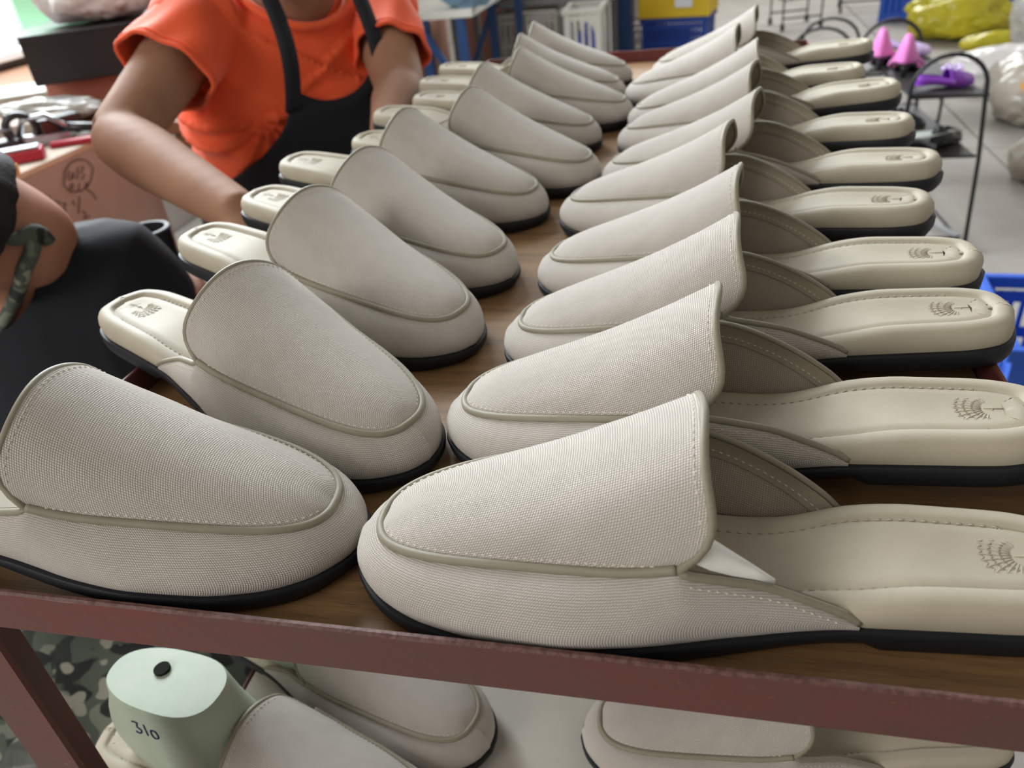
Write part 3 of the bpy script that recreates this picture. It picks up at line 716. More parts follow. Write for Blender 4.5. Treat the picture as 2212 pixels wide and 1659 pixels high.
for hp, sd in ((hipL, -1), (hipR, 1)):
    kn = ft+rv*sd*.10+np.array([0, 0, .50])+fv*.03; an = ft+rv*sd*.11+np.array([0, 0, .09])
    limb(mb, [hp, hp*.5+kn*.5, kn, kn*.5+an*.5-fv*.015, an], [.085, .075, .055, .055, .038]); limb(mb, [an-fv*.05-upv*.05, an+fv*.06-upv*.05, an+fv*.15-upv*.055], [.036, .036, .03])
mb.xf(P1inv)
body1 = remeshed(mb, 'body', 'skin', P1, .0055, 5)
def loc1(p): return np.array(p)-np.array([-.72, 1.50, FLOOR])
face_bits(body1, loc1(hd), hf, hu, hr); hair_cap(P1, loc1(hd), hf, hu, hr)
# T-shirt
mb = MB()
loft(mb, [pel+lean*.02, pel+lean*.10, pel+lean*.22, pel+lean*.34, Cs-lean*.09, Cs-lean*.005, Cs+lean*.035], [.175, .178, .172, .176, .184, .142, .085], [.145, .140, .135, .135, .125, .085, .060], xd, yd)
slL = shL+(elL-shL)*.47; slR = shR+(elR-shR)*.62
limb(mb, [shL+rv*.04, shL, shL+(elL-shL)*.18], [.060, .062, .058]); limb(mb, [shR-rv*.04, shR, shR+(elR-shR)*.25], [.058, .060, .055])
mb.xf(P1inv)
arm_pit = loc1(shL-lean*.12+rv*.03+fv*.05); arm_pit2 = loc1(shR-lean*.11-rv*.03+fv*.05)
def folds(co):
    d = np.zeros(len(co))
    for ap, sg in ((arm_pit, 1), (arm_pit2, -1)):
        q = co-ap; a = np.arctan2(-(q @ lean), (q @ rv)*sg); r = np.linalg.norm(q, axis=1)
        d += .014*(1-np.abs(np.sin(a*7.5+r*7+.5*np.sin(r*23))))*smoothstep(.01, .06, r)*(1-smoothstep(.22, .46, r))*(a > -.5)
    d += .009*(1-np.abs(np.sin((co @ lean)*10+(co @ rv)*17+1.2*np.sin((co @ rv)*14))))**2*smoothstep(0, .2, -(co-loc1(Cs)) @ lean)
    d += .003*np.sin((co @ unit((1, .4, .8)))*38)*np.sin((co @ unit((-.5, 1, .5)))*29)
    return d
shirt = remeshed(mb, 't_shirt', 'shirt_orange', P1, .006, 4, folds)
# collar rib, sleeve hems
m = MB(); q = []
for a in np.linspace(0, 2*math.pi, 40, endpoint=False):
    q.append(loc1(Cs+lean*(.034-.052*max(0, math.cos(a))**1.3)+yd*0+fv*(.082*math.cos(a)+.016)+rv*.082*math.sin(a)))
m.tube(q, .0065, 8, closed=True); m.build('collar', 'shirt_orange', P1, True)
for e0, e1, el_, r0, r1_ in ((shL, slL, elL, .063, .064), (shR, slR, elR, .058, .055)):
    t = unit(e1-e0); u1 = unit(np.cross(t, (0, 0, 1.))); u2 = np.cross(t, u1); m = MB(); rings = []; L_ = np.linalg.norm(e1-e0)
    for k in np.linspace(-.10, 1, 26):
        rr = r0+(r1_-r0)*max(k, 0); rings.append([loc1(e0+t*L_*k+(u1*math.cos(a)*1.04+u2*math.sin(a)*.98)*(rr*(1 if k > 0 else 1+k*2.5)+.0035*math.sin(3*a+5*k)+.0028*k*math.sin(7*a-6*k))) for a in np.linspace(0, 2*math.pi, 48, endpoint=False)])
    m.rings(rings, cap=False); sv = m.build('sleeve', 'shirt_orange', P1, True); q_ = sv.modifiers.new('t', 'SOLIDIFY'); q_.thickness = .003; q_.offset = -1
    for kk in (.90, .985):
        m = MB(); m.tube([loc1(e0+t*L_*kk+(u1*math.cos(a)*1.04+u2*math.sin(a)*.98)*(r0+(r1_-r0)*kk+.0035*math.sin(3*a+5*kk)+.0028*kk*math.sin(7*a-6*kk))) for a in np.linspace(0, 2*math.pi, 48, endpoint=False)], .0016 if kk < .95 else .003, 6, closed=True)
        m.build('sleeve_hem', 'shirt_orange', sv, True)
# black apron: bib, lower skirt, two neck straps
def shirt_pt(s, th, off):
    """point on the torso: s metres down the spine from the shoulders, th angle from the front (towards the wearer's left), off outwards"""
    L = .50-s; xs_ = [0.02, .10, .22, .34, .41, .495, .535]; A = np.interp(L, xs_, [.175, .178, .172, .176, .184, .142, .085]); B = np.interp(L, xs_, [.145, .140, .135, .135, .125, .085, .060])
    c = pel+lean*L; fd = unit(fv-lean*(fv @ lean))
    return loc1(c+rv*(A+off)*np.sign(math.sin(th))*abs(math.sin(th))**.9+fd*(B+off)*np.sign(math.cos(th))*abs(math.cos(th))**.9)
G = []
for s in np.linspace(.045, .62, 34):
    u = (s-.045)/.575; half = .33+1.27*smoothstep(.04, .48, u); row = []
    for w in np.linspace(-1, 1, 31):
        dip = .030*(1-w*w)*(1-smoothstep(0, .25, u))
        row.append(shirt_pt(min(s+dip, .62), w*half-.02, .030+.004*math.sin(w*9+u*7)*u))
    G.append(row)
m = MB(); m.grid(np.array(G)); ap = m.build('apron', 'apron_black', P1, True)
sd = ap.modifiers.new('t', 'SOLIDIFY'); sd.thickness = .004; sd.offset = 0
for w in (-1, 1):
    m = MB(); c0 = shirt_pt(.080 if w < 0 else .150, w*.31-.02, .032); c1 = loc1(nk+rv*w*.066+lean*.015+fv*.02)
    pa = [c0+(c1-c0)*k/6+loc1(o_)*0+fv*.045*math.sin(math.pi*k/6) for k in range(7) for o_ in ((0, 0, 0),)]; pa.append(loc1(nk+rv*w*.055-fv*.055+lean*.02))
    pa = crom(np.array(pa), 30); t = np.gradient(pa, axis=0); wd = np.cross(t, fv); wd /= np.linalg.norm(wd, axis=1)[:, None]
    nn_ = np.cross(t, wd); nn_ /= np.linalg.norm(nn_, axis=1)[:, None]
    m.rings([[p_+a*.0115+b*.002, p_-a*.0115+b*.002, p_-a*.0115-b*.002, p_+a*.0115-b*.002] for p_, a, b in zip(pa, wd, nn_)]); m.build('apron_strap', 'apron_black', P1, True)
# small faded print on the chest
m = MB()
def pr(u, v): return shirt_pt(.115+v, .92+u/.15, .017)
for (a, b) in (((-.02, .0), (.03, -.012)), ((-.018, .004), (.002, .03)), ((.03, -.01), (.004, .032)), ((.0, .012), (.002, .04)), ((.008, .01), (.008, .042)), ((.016, .006), (.014, .04))):
    m.tube([pr(a[0]+(b[0]-a[0])*k/6, a[1]+(b[1]-a[1])*k/6) for k in range(7)], .0013, 5)
m.build('chest_print', 'print_white', P1)
# trousers and shoes
mb = MB()
for hp, sd_ in ((hipL, -1), (hipR, 1)):
    kn = ft+rv*sd_*.10+np.array([0, 0, .50])+fv*.03; an = ft+rv*sd_*.11+np.array([0, 0, .09])
    limb(mb, [hp+lean*.02, hp*.5+kn*.5, kn, an], [.10, .09, .075, .062])
loft(mb, [pel-lean*.12, pel, pel+lean*.05], [.16, .172, .16], [.125, .13, .12], xd, yd, k=8)
mb.xf(P1inv); remeshed(mb, 'trousers', 'trousers', P1, .009, 4)
for sd_ in (-1, 1):
    an = ft+rv*sd_*.11+np.array([0, 0, .05]); m = MB()
    loft(m, [loc1(an-fv*.09), loc1(an-fv*.06), loc1(an+fv*.04), loc1(an+fv*.13), loc1(an+fv*.185)], [.02, .042, .045, .046, .018], [.035, .046, .046, .04, .02], rv, upv); m.build('shoe', 'shoe_dark', P1, True)

# ---- crouching worker in the black tank top
o2 = np.array([-.80, .80, FLOOR])
P2 = thing('person', 'person in a black tank top bending down beside the rack, head cropped', 'person', tuple(o2))
P2inv = Matrix.Translation(tuple(-o2))
def loc2(p): return np.array(p)-o2
up_b = at_y(178, 628, .78); nb = at_y(75, 585, .74); hc = at_y(-108, 470, .68); hips = np.array([-.76, .70, -.56])
sp = unit(up_b-hips); bk = unit((.5, -.80, .25)); bk = unit(bk-sp*(bk @ sp)); sx = np.cross(sp, bk); sx = sx if sx[0] > 0 else -sx
sa = up_b+sx*.105-sp*.02; sb = up_b-sx*.13-sp*.02
mid = hips*.5+up_b*.5+bk*.03
mb = MB()
loft(mb, [hips-sp*.06, hips, mid, up_b-sp*.05, up_b+sp*.03, up_b+sp*.06], [.13, .150, .145, .135, .105, .06], [.10, .110, .105, .092, .07, .05], sx, bk)
limb(mb, [up_b, nb, nb*.5+hc*.5, hc], [.075, .058, .052, .05])
hf2, hu2, hr2 = head(mb, hc, (-.35, .75, -.55), (-.85, -.1, .3))
el1 = sa+np.array([-.03, .10, -.28]); w1 = el1+np.array([-.20, .02, -.12]); el2 = sb+np.array([-.05, .04, -.28]); w2 = el2+np.array([.06, .10, -.20])
for a, b, c in ((sa, el1, w1), (sb, el2, w2)):
    limb(mb, [a, a*.6+b*.4, b], [.045, .045, .040]); limb(mb, [b, b*.6+c*.4, c], [.040, .040, .027])
hand(mb, w1, w1-el1, (0, 0, 1), 1); hand(mb, w2, w2-el2, (0, 0, 1), -1)
for sd_ in (-1, 1):
    hp = hips+sx*sd_*.09; kn = np.array([-.62-.12*(sd_ > 0), .46-.06*(sd_ < 0), -.50-.03*sd_]); an = np.array([-.66-.12*(sd_ > 0), .62, FLOOR+.08])
    limb(mb, [hp, hp*.5+kn*.5, kn], [.085, .075, .058]); limb(mb, [kn, kn*.5+an*.5, an], [.055, .052, .036]); limb(mb, [an+(0, .05, -.04), an+(.02, -.05, -.04), an+(.03, -.13, -.045)], [.035, .035, .028])
mb.xf(P2inv); body2 = remeshed(mb, 'body', 'skin_2', P2, .006, 5)
face_bits(body2, loc2(hc), hf2, hu2, hr2); hair_cap(P2, loc2(hc), hf2, hu2, hr2, 1.05, back=2.56)
mb = MB()
loft(mb, [hips-sp*.05, hips, mid, up_b-sp*.10, up_b, up_b+sp*.06, up_b+sp*.085], [.155, .168, .160, .148, .130, .092, .05], [.128, .136, .132, .118, .104, .088, .05], sx, bk)
mb.xf(P2inv)
def folds2(co):
    q = co-loc2(mid); return .006*(1-np.abs(np.sin((q @ sx)*16+(q @ sp)*9+1.4*np.sin((q @ sp)*13))))**2+.003*np.sin((q @ unit((1, .3, .7)))*33)
tank = remeshed(mb, 'tank_top', 'tank_black', P2, .006, 4, folds2)
# scooped neck opening
bm = bmesh.new(); bm.from_mesh(tank.data); ctr = Vector(loc2(nb+bk*.05-sx*.075+sp*.035)); rad = .098
bmesh.ops.delete(bm, geom=[v for v in bm.verts if (v.co-ctr).length < rad], context='VERTS')
for v in bm.verts:
    if v.is_boundary: v.co = ctr+(v.co-ctr).normalized()*rad
bm.to_mesh(tank.data); bm.free()
def on_body(px, py, lift=.006):
    """where the line of sight through a photo pixel meets the person's skin"""
    d = Vector(unit(AF*FPX+AX*(px-1106.)-AU*(py-829.5))); ok, p, n, _ = body2.ray_cast(Vector(loc2((0, 0, CAMH))), d)
    return np.array(p)+np.array(n)*lift if ok else loc2(at_y(px, py, .66))
for pts in ([(60, 492), (66, 520), (62, 545), (50, 575), (40, 610), (30, 650), (20, 690), (12, 730)], [(8, 505), (28, 515), (48, 508), (66, 500), (84, 506), (98, 520)]):
    m = MB(); pa = crom(np.array([on_body(*q) for q in pts]), 26); m.tube(pa, .008, 8); m.build('apron_strap', 'camo', P2, True)
# camouflage apron over the knees
G = []
for i, v in enumerate(np.linspace(0, 1, 34)):
    row = []
    for u in np.linspace(-1, 1, 30):
        x = -.70+.24*u+.03*v; y = .62-.30*min(v*1.6, 1)+.04*u*u; z = -.40+.06*math.sin(v*1.9*math.pi*.5)-.50*max(0, v-.42)**1.0-.10*u*u
        z += .012*math.sin(u*9+v*3)*(.3+v); y += .012*math.sin(u*11+v*5)*v
        row.append(loc2((x, y, z)))
    G.append(row)
m = MB(); m.grid(np.array(G)); ca = m.build('camouflage_apron', 'camo', P2, True); ca.modifiers.new('t', 'SOLIDIFY').thickness = .004
mat('clear_film', (235, 238, 238), .06, .7, trans=.9, alpha=.35, bump=.9, bscale=60)
G = [[(-.70+.15*u+.02*math.sin(v*9+u*4), .285+.03*math.sin(u*7+v*6)+.05*v, -.335-.20*v+.015*math.sin(u*13+v*5)+.01*math.sin(u*29)) for u in np.linspace(-1, 1, 40)] for v in np.linspace(0, 1, 30)]
m = MB(); m.grid(np.array(G)); cf = tag(m.build('plastic_film', 'clear_film', None, True), 'crumpled clear plastic film hanging in front of the camouflage apron', 'film'); cf.modifiers.new('t', 'SOLIDIFY').thickness = .0008
mb = MB()
for sd_ in (-1, 1):
    hp = hips+sx*sd_*.09; kn = np.array([-.62-.12*(sd_ > 0), .46-.06*(sd_ < 0), -.50-.03*sd_]); an = np.array([-.66-.12*(sd_ > 0), .62, FLOOR+.10])
    limb(mb, [hp, hp*.5+kn*.5, kn], [.105, .09, .072]); limb(mb, [kn, kn*.5+an*.5, an], [.07, .066, .056])
loft(mb, [hips-sp*.10, hips, hips+sp*.05], [.15, .17, .15], [.115, .13, .11], sx, bk, k=8)
mb.xf(P2inv); remeshed(mb, 'trousers', 'trousers', P2, .010, 4)
for sd_ in (-1, 1):
    an = np.array([-.66-.12*(sd_ > 0), .62, FLOOR+.045]); m = MB(); d_ = unit((.25, -1, 0)); s_ = np.cross(d_, upv)
    loft(m, [loc2(an-d_*.09), loc2(an-d_*.05), loc2(an+d_*.04), loc2(an+d_*.13), loc2(an+d_*.17)], [.02, .042, .045, .046, .018], [.03, .042, .042, .036, .02], s_, upv); m.build('shoe', 'shoe_dark', P2, True)
st = thing('stool', 'low wooden stool under the crouching worker', 'stool', (-.76, .74, FLOOR))
m = MB(); m.box((0, 0, .33), (.30, .26, .03)); bevel(m.build('seat', 'brown_board', st), .004)
for a in (-1, 1):
    for b in (-1, 1):
        m = MB(); m.bar((a*.12, b*.10, 0), (a*.10, b*.08, .315), .03); m.build('leg', 'brown_board', st)
# ------------------------------------------------------------------ the workshop: floor, walls, window
mat('concrete', (168, 163, 155), .6, .4, noise=.7, nscale=2.2, rgb2=(134, 128, 120), bump=.25, bscale=60)
mat('joint', (84, 80, 76), .9, .2)
mat('plaster', (168, 160, 152), .9, .2, noise=.8, nscale=3.5, rgb2=(128, 118, 112), bump=.2, bscale=40)
mat('plaster_back', (176, 172, 166), .9, .2, noise=.7, nscale=1.5, rgb2=(150, 144, 138))
mat('frame_white', (225, 226, 224), .5, .4); mat('glass', (235, 245, 250), .05, .5, trans=1., alpha=.25)
mat('green_sheet', (172, 232, 190), .7, .3, noise=.4, nscale=4, rgb2=(158, 220, 178))
m = MB(); m.box((1.5, 4.0, FLOOR-.055), (13, 16, .09)); fl = struct(m.build('floor', 'joint'))
sl = None
for ix in range(6):
    for iy in range(8):
        if sl is None:
            m = MB(); m.box((0, 0, 0), (1.99, 1.99, .03)); sl = m.build('slab', 'concrete', fl); bevel(sl, .004, 1); o = sl
        else: o = bpy.data.objects.new('slab', sl.data); COL.objects.link(o); o.parent = fl; bevel(o, .004, 1)
        o.location = (-3.6+2.0*ix, -2.72+2.0*iy, FLOOR-.015)
WX, WZ0, WZ1, WY0, WY1 = -2.6, -.07, 1.7, 2.1, 3.42
def wall_part(mm, y0, y1, z0, z1): mm.box((WX-.1, (y0+y1)/2, (z0+z1)/2), (.2, y1-y0, z1-z0))
m = MB(); wall_part(m, -3.5, WY0, FLOOR, 2.6); wall_part(m, WY1, 11.5, FLOOR, 2.6); wall_part(m, WY0, WY1, FLOOR, WZ0); wall_part(m, WY0, WY1, WZ1, 2.6)
struct(m.build('wall_left', 'plaster'))
m = MB(); m.box((2.0, 11.4, .8), (9.4, .2, 3.7)); struct(m.build('wall_back', 'plaster_back'))
win = struct(link('window_1', None)); win.location = (WX, (WY0+WY1)/2, WZ0)
def wl(y): return y-(WY0+WY1)/2
for nm, c, s in (('window_sill', (.03, 0, -.015), (.16, WY1-WY0+.1, .03)), ('window_frame', (-.04, wl(WY0)+.025, .9), (.06, .05, 1.78)), ('window_frame', (-.04, wl(WY1)-.025, .9), (.06, .05, 1.78)),
                 ('window_frame', (-.036, wl(2.79), .9), (.064, .06, 1.66)), ('window_frame', (-.04, 0, .03), (.06, WY1-WY0, .06)), ('window_frame', (-.04, 0, 1.76), (.06, WY1-WY0, .06))):
    m = MB(); m.box(c, s); bevel(m.build(nm, 'frame_white', win), .004, 1)
for ya, yb in ((WY0+.05, 2.76), (2.82, WY1-.05)):
    m = MB(); m.box((-.05, wl((ya+yb)/2), .9), (.006, yb-ya, 1.7)); m.build('pane', 'glass', win)
m = MB(); G = [[(WX+.02+.006*math.sin(y*17), y, z) for y in np.linspace(2.84, 3.33, 20)] for z in np.linspace(-.02, .9, 6)]
m.grid(np.array(G)); gs = tag(m.build('green_sheet', 'green_sheet', None, True), 'pale green sheet hanging inside the window on the left wall', 'curtain'); gs.modifiers.new('t', 'SOLIDIFY').thickness = .003
area('window_sky', (WX-.35, (WY0+WY1)/2, .8), (WX+1, (WY0+WY1)/2, .8), 1.5, 1.8, 18, (.95, .98, 1.))

# ------------------------------------------------------------------ left side: carton, parcels, tools
mat('cardboard', (172, 160, 146), .85, .2, noise=.6, nscale=5, rgb2=(156, 143, 130), bump=.1, bscale=120)
mat('cardboard_pink', (190, 128, 110), .85, .2, noise=.5, nscale=5, rgb2=(172, 112, 94))
mat('tape_tan', (200, 182, 150), .35, .5)
mat('black_wrap', (40, 34, 34), .28, .4, noise=.4, nscale=9, rgb2=(30, 26, 28), bump=.8, bscale=14)
mat('ink', (40, 34, 34), .9, .1)
mat('paper', (186, 188, 180), .8, .2, noise=.5, nscale=6, rgb2=(168, 170, 162)); mat('red_box', (150, 24, 44), .5, .4)
mat('steel', (150, 152, 156), .3, .5, metal=.9); mat('black_plastic', (26, 27, 30), .35, .5); mat('gold_card', (196, 140, 70), .6, .3)
mat('bag_white', (232, 228, 226), .35, .5, noise=.6, nscale=7, rgb2=(206, 200, 198), bump=.7, bscale=22)
mat('bag_red', (214, 60, 72), .35, .5, noise=.5, nscale=12, rgb2=(232, 150, 150), bump=.6, bscale=25)
mat('sack_grey', (140, 132, 122), .6, .4, noise=.6, nscale=8, rgb2=(108, 102, 94), bump=.7, bscale=18)
mat('bubble_wrap', (176, 174, 168), .25, .6, noise=.6, nscale=40, rgb2=(120, 116, 110), bump=.8, bscale=70)
from mathutils import noise as mnoise
def blob(name, label, cat, loc, rad, m, amp=.12, freq=3., seed=0., flat=.25, neck=None, parent=None, group=None, sub=5, crease=.42):
    """soft crumpled bag: noisy ellipsoid standing on a flattened base"""
    bm = bmesh.new(); bmesh.ops.create_icosphere(bm, subdivisions=sub, radius=1.)
    for v in bm.verts:
        p = v.co.copy(); n1 = mnoise.noise(p*freq*.6+Vector((seed, seed*1.7, 3))); n2 = 1-abs(mnoise.noise(p*freq*1.7+Vector((seed*2, 5, seed))))*2
        n3 = 1-abs(mnoise.noise(p*freq*3.6+Vector((9, seed, seed*3))))*2.4
        k = 1+amp*n1+amp*crease*n2*.6+amp*.10*n3
        q = p*k
        if neck and q.z > neck: t = (q.z-neck)/(1-neck+.2); q.x *= 1-.75*min(t*1.3, 1); q.y *= 1-.75*min(t*1.3, 1); q.z *= 1+.35*t
        if q.z < -1+flat: q.z = -1+flat+(q.z+1-flat)*.15
        v.co = Vector((q.x*rad[0], q.y*rad[1], (q.z+1-flat*.9)*rad[2]))
    me = bpy.data.meshes.new(name); bm.to_mesh(me); bm.free(); me.polygons.foreach_set('use_smooth', [True]*len(me.polygons)); me.materials.append(MATS[m])
    o = link(name, me, parent); o.location = loc
    if label: tag(o, label, cat, group)
    return o
# big carton with handwriting, its long face towards the rack
CX0, CY0, CY1, CZ = -1.30, 1.234, 1.655, -.122
ct = thing('carton', 'large brown carton with scribbled handwriting, behind the crouching worker', 'box', (CX0-.42, (CY0+CY1)/2, FLOOR))
cw = CY1-CY0; ch = CZ-FLOOR
for nm, c, s in (('side_panel', (.417, 0, ch/2), (.006, cw, ch)), ('side_panel', (-.417, 0, ch/2), (.006, cw, ch)), ('end_panel', (0, cw/2-.003, ch/2), (.828, .006, ch)), ('end_panel', (0, -cw/2+.003, ch/2), (.828, .006, ch)),
                 ('flap', (.208, 0, ch-.002), (.41, cw-.012, .005)), ('flap', (-.21, 0, ch-.002), (.41, cw-.012, .005)), ('bottom_panel', (0, 0, .004), (.82, cw-.014, .006))):
    m = MB(); m.box(c, s); m.build(nm, 'cardboard', ct)
m = MB(); m.box((.4212, -cw/2+.012, ch-.07), (.001, .026, .14)); m.box((.4212, 0, ch-.004), (.0012, cw, .010)); m.build('tape', 'tape_tan', ct)
def face_pt(px, py):
    p = at_x(px, py, CX0); return (.4225, p[1]-(CY0+CY1)/2, p[2]-FLOOR)
scr = [[(150, 352), (138, 370), (136, 400), (150, 415), (175, 412), (195, 390), (200, 362), (185, 346), (165, 344), (150, 352)],
       [(148, 368), (144, 384), (152, 388), (156, 372), (158, 386)], [(166, 362), (165, 388)], [(172, 360), (180, 362), (172, 374), (182, 376), (174, 388)], [(150, 400), (156, 396), (156, 408), (150, 410), (150, 400)], [(170, 396), (168, 412)], [(182, 396), (190, 398), (184, 408), (196, 414), (206, 430)],
       [(52, 408), (58, 400), (62, 412), (54, 420)], [(66, 418), (72, 412), (76, 422), (82, 416), (88, 424)], [(92, 422), (98, 420), (95, 434)], [(103, 424), (108, 428), (103, 438)], [(116, 434), (128, 436), (120, 448), (130, 450)], [(134, 440), (140, 438), (136, 452), (142, 456)],
       [(170, 424), (169, 445), (168, 462)], [(155, 432), (160, 444)], [(176, 455), (184, 460), (180, 472), (192, 466)], [(255, 350), (256, 372)]]
for s in scr: m = MB(); m.tube([face_pt(*q) for q in s], .0011, 4); m.build('ink_stroke', 'ink', ct)
# brown bench beyond the carton
bn = thing('bench', 'dark brown wooden bench between the carton and the rack', 'bench', (-.895, 1.95, FLOOR))
m = MB(); m.box((0, 0, .66), (.48, .50, .03)); bevel(m.build('bench_top', 'brown_board', bn), .004)
for a in (-1, 1):
    for b in (-1, 1): m = MB(); m.box((a*.21, b*.22, .322), (.05, .05, .645)); m.build('leg', 'brown_board', bn)
# work table along the wall behind the carton
tb = thing('work_table', 'wooden work table by the left wall, piled with parcels', 'table', (-1.86, 2.32, FLOOR))
TT = CZ-.005
m = MB(); m.box((0, 0, TT-FLOOR-.0155), (1.42, 1.30, .03)); bevel(m.build('table_top', 'brown_board', tb), .004)
for a in (-1, 1):
    for b in (-1, 1): m = MB(); m.box((a*.66, b*.60, (TT-FLOOR-.031)/2), (.06, .06, TT-FLOOR-.031)); m.build('leg', 'brown_board', tb)
def carton_box(name, label, c, size, rz, m1, group=None):
    root = thing(name, label, 'box', c, rz, group); w, d, h = size
    for nm, cc, ss in (('side_panel', (0, -d/2, h/2), (w, .004, h)), ('side_panel', (0, d/2, h/2), (w, .004, h)), ('end_panel', (-w/2+.002, 0, h/2), (.004, d-.008, h)), ('end_panel', (w/2-.002, 0, h/2), (.004, d-.008, h)),
                       ('lid', (0, 0, h-.002), (w+.002, d+.006, .006)), ('bottom_panel', (0, 0, .003), (w-.01, d-.01, .005))):
        m = MB(); m.box(cc, ss); bevel(m.build(nm, m1, root), .002, 1)
    return root
_p = at_z(78, 187, TT+.078); _q = at_z(240, 163, TT+.078); BA = math.atan2(_q[1]-_p[1], _q[0]-_p[0]); bu = np.array([math.cos(BA), math.sin(BA), 0]); bv = np.array([-bu[1], bu[0], 0])
_r = at_z(118, 240, TT)
pk_c = _r+bu*.24+bv*.16; bk_c = _p+bu*.29+bv*.19
carton_box('carton', 'flat pinkish carton under the black wrapped one', (pk_c[0], pk_c[1], TT+.001), (.48, .32, .075), BA, 'cardboard_pink')
bkx = carton_box('parcel', 'black plastic-wrapped parcel stacked on the pinkish carton', (bk_c[0], bk_c[1], TT+.077), (.58, .38, .115), BA, 'black_wrap')
m = MB()
for i in range(7):
    z = .035+.011*i+.006*math.sin(i*5); x0 = -.06+.03*math.sin(i*3.1); m.tube([(x0+k*.026, -.1935-.002*math.sin(k*2.1+i), z+.004*math.sin(k*1.7+i*2)+.004*k*(i-3)*.12) for k in range(9)], .0022, 5)
m.build('wrap_crease', 'black_wrap', bkx, True)
BT = TT+.196
b1_ = bk_c-bu*.10; b2_ = bk_c+bu*.135+bv*.02
blob('plastic_bag', 'white and pink plastic carrier bag lying on the black parcel', 'bag', (b1_[0], b1_[1], BT), (.15, .14, .11), 'bag_white', .22, 3., 2.)
blob('plastic_bag', 'red striped plastic bag beside the white one on the black parcel', 'bag', (b2_[0], b2_[1], BT), (.065, .10, .10), 'bag_red', .25, 3.5, 9.)
blob('sack', 'dusty brown-grey sack behind the red striped bag', 'sack', (-1.55, 2.66, TT), (.22, .20, .22), 'sack_grey', .2, 2.6, 14.)
# clutter on the carton and table
def sheet(name, label, c, w, d, h, rz, m1, cat): m = MB(); m.box((0, 0, h/2), (w, d, h)); o = m.build(name, m1); bevel(o, min(.002, h/3), 1); o.location = c; o.rotation_euler = (0, 0, rz); return tag(o, label, cat)
def on_carton(px, py, dz=.001): p = at_z(px, py, CZ); return (p[0], p[1], CZ+dz)
def on_table(px, py, dz=.001): p = at_z(px, py, TT); return (p[0], p[1], TT+dz)
sheet('paper_stack', 'stack of pale paper sheets on the table left of the pinkish carton', on_table(36, 224), .26, .22, .035, .5, 'paper', 'paper')
blob('bundle', 'bubble-wrapped bundle in front of the pinkish carton', 'parcel', on_table(118, 258), (.16, .05, .03), 'bubble_wrap', .15, 5., 3.)
sheet('box', 'small dark red box on the front corner of the carton', on_carton(32, 352), .12, .05, .022, .62, 'red_box', 'box')
sheet('card', 'silver-grey card lying on the small dark red box', on_carton(32, 352, .024), .11, .04, .004, .62, 'steel', 'card')
sheet('card', 'orange-brown card at the left edge below the red box', on_carton(4, 385), .06, .04, .020, .3, 'gold_card', 'card')
sheet('box', 'flat brown card box on the table behind the tape dispenser', on_table(60, 290), .20, .10, .03, .5, 'cardboard', 'box')
td = thing('tape_dispenser', 'black and steel tape dispenser lying on the carton', 'tape dispenser', on_carton(62, 318), R(35))
m = MB(); m.tube([(.03*math.cos(a), 0, .038+.03*math.sin(a)) for a in np.linspace(0, 6.283, 28, endpoint=False)], .008, 8, closed=True); m.build('tape_roll', 'black_plastic', td, True)
m = MB(); m.box((-.055, 0, .012), (.09, .05, .022)); bevel(m.build('body', 'black_plastic', td), .004)
m = MB(); m.tube([(-.10, -.02, .045), (-.06, -.02, .05), (-.02, -.01, .04)], .005, 8); m.build('handle', 'steel', td, True)
cl = thing('clamp', 'steel hand clamp with black grips on the carton', 'tool', on_carton(100, 312), R(20))
m = MB(); m.box((0, 0, .012), (.13, .03, .02)); m.build('base', 'steel', cl)
m = MB(); m.tube([(-.05, .0, .02), (-.03, .0, .055), (.02, .0, .06), (.06, 0, .03)], .007, 8); m.build('frame', 'steel', cl, True)
m = MB(); m.tube([(.06, 0, .03), (.10, .02, .02), (.13, .03, .012)], .010, 8); m.build('grip', 'black_plastic', cl, True)
m = MB(); m.tube([(-.06, 0, .022), (-.06, 0, .07)], .004, 8); m.build('screw', 'steel', cl, True)
sheet('box', 'black leather-covered box behind the steel clamp', on_carton(138, 300), .05, .09, .05, -.5, 'black_plastic', 'box')
sheet('card', 'pale card strip lying near the worker\'s elbow', on_carton(168, 300), .14, .035, .010, .45, 'paper', 'card')
sheet('card', 'dark red card strip in front of the pale one near the elbow', on_carton(170, 312), .11, .02, .012, .45, 'red_box', 'card')
# black open tube standing behind the crouching worker
tp = at_y(312, 494, 1.02); m = MB()
def ringc(r, z, n=28): return [(r*math.cos(a), r*math.sin(a), z) for a in np.linspace(0, 2*math.pi, n, endpoint=False)]
jar = thing('canister', 'black open canister standing behind the crouching worker', 'canister', (tp[0], tp[1], FLOOR), 0.)
hh = tp[2]-FLOOR
m.rings([ringc(.036, 0), ringc(.038, .01), ringc(.036, hh-.035), ringc(.037, hh-.03), ringc(.037, hh), ringc(.031, hh), ringc(.030, hh-.05)], cap=True); m.build('tube', 'rubber', jar, 40)
m = MB(); m.tube([(.036*math.cos(a), .036*math.sin(a), hh-.004) for a in np.linspace(0, 6.283, 30, endpoint=False)], .0035, 6, closed=True); m.build('rim', 'rubber', jar, True)

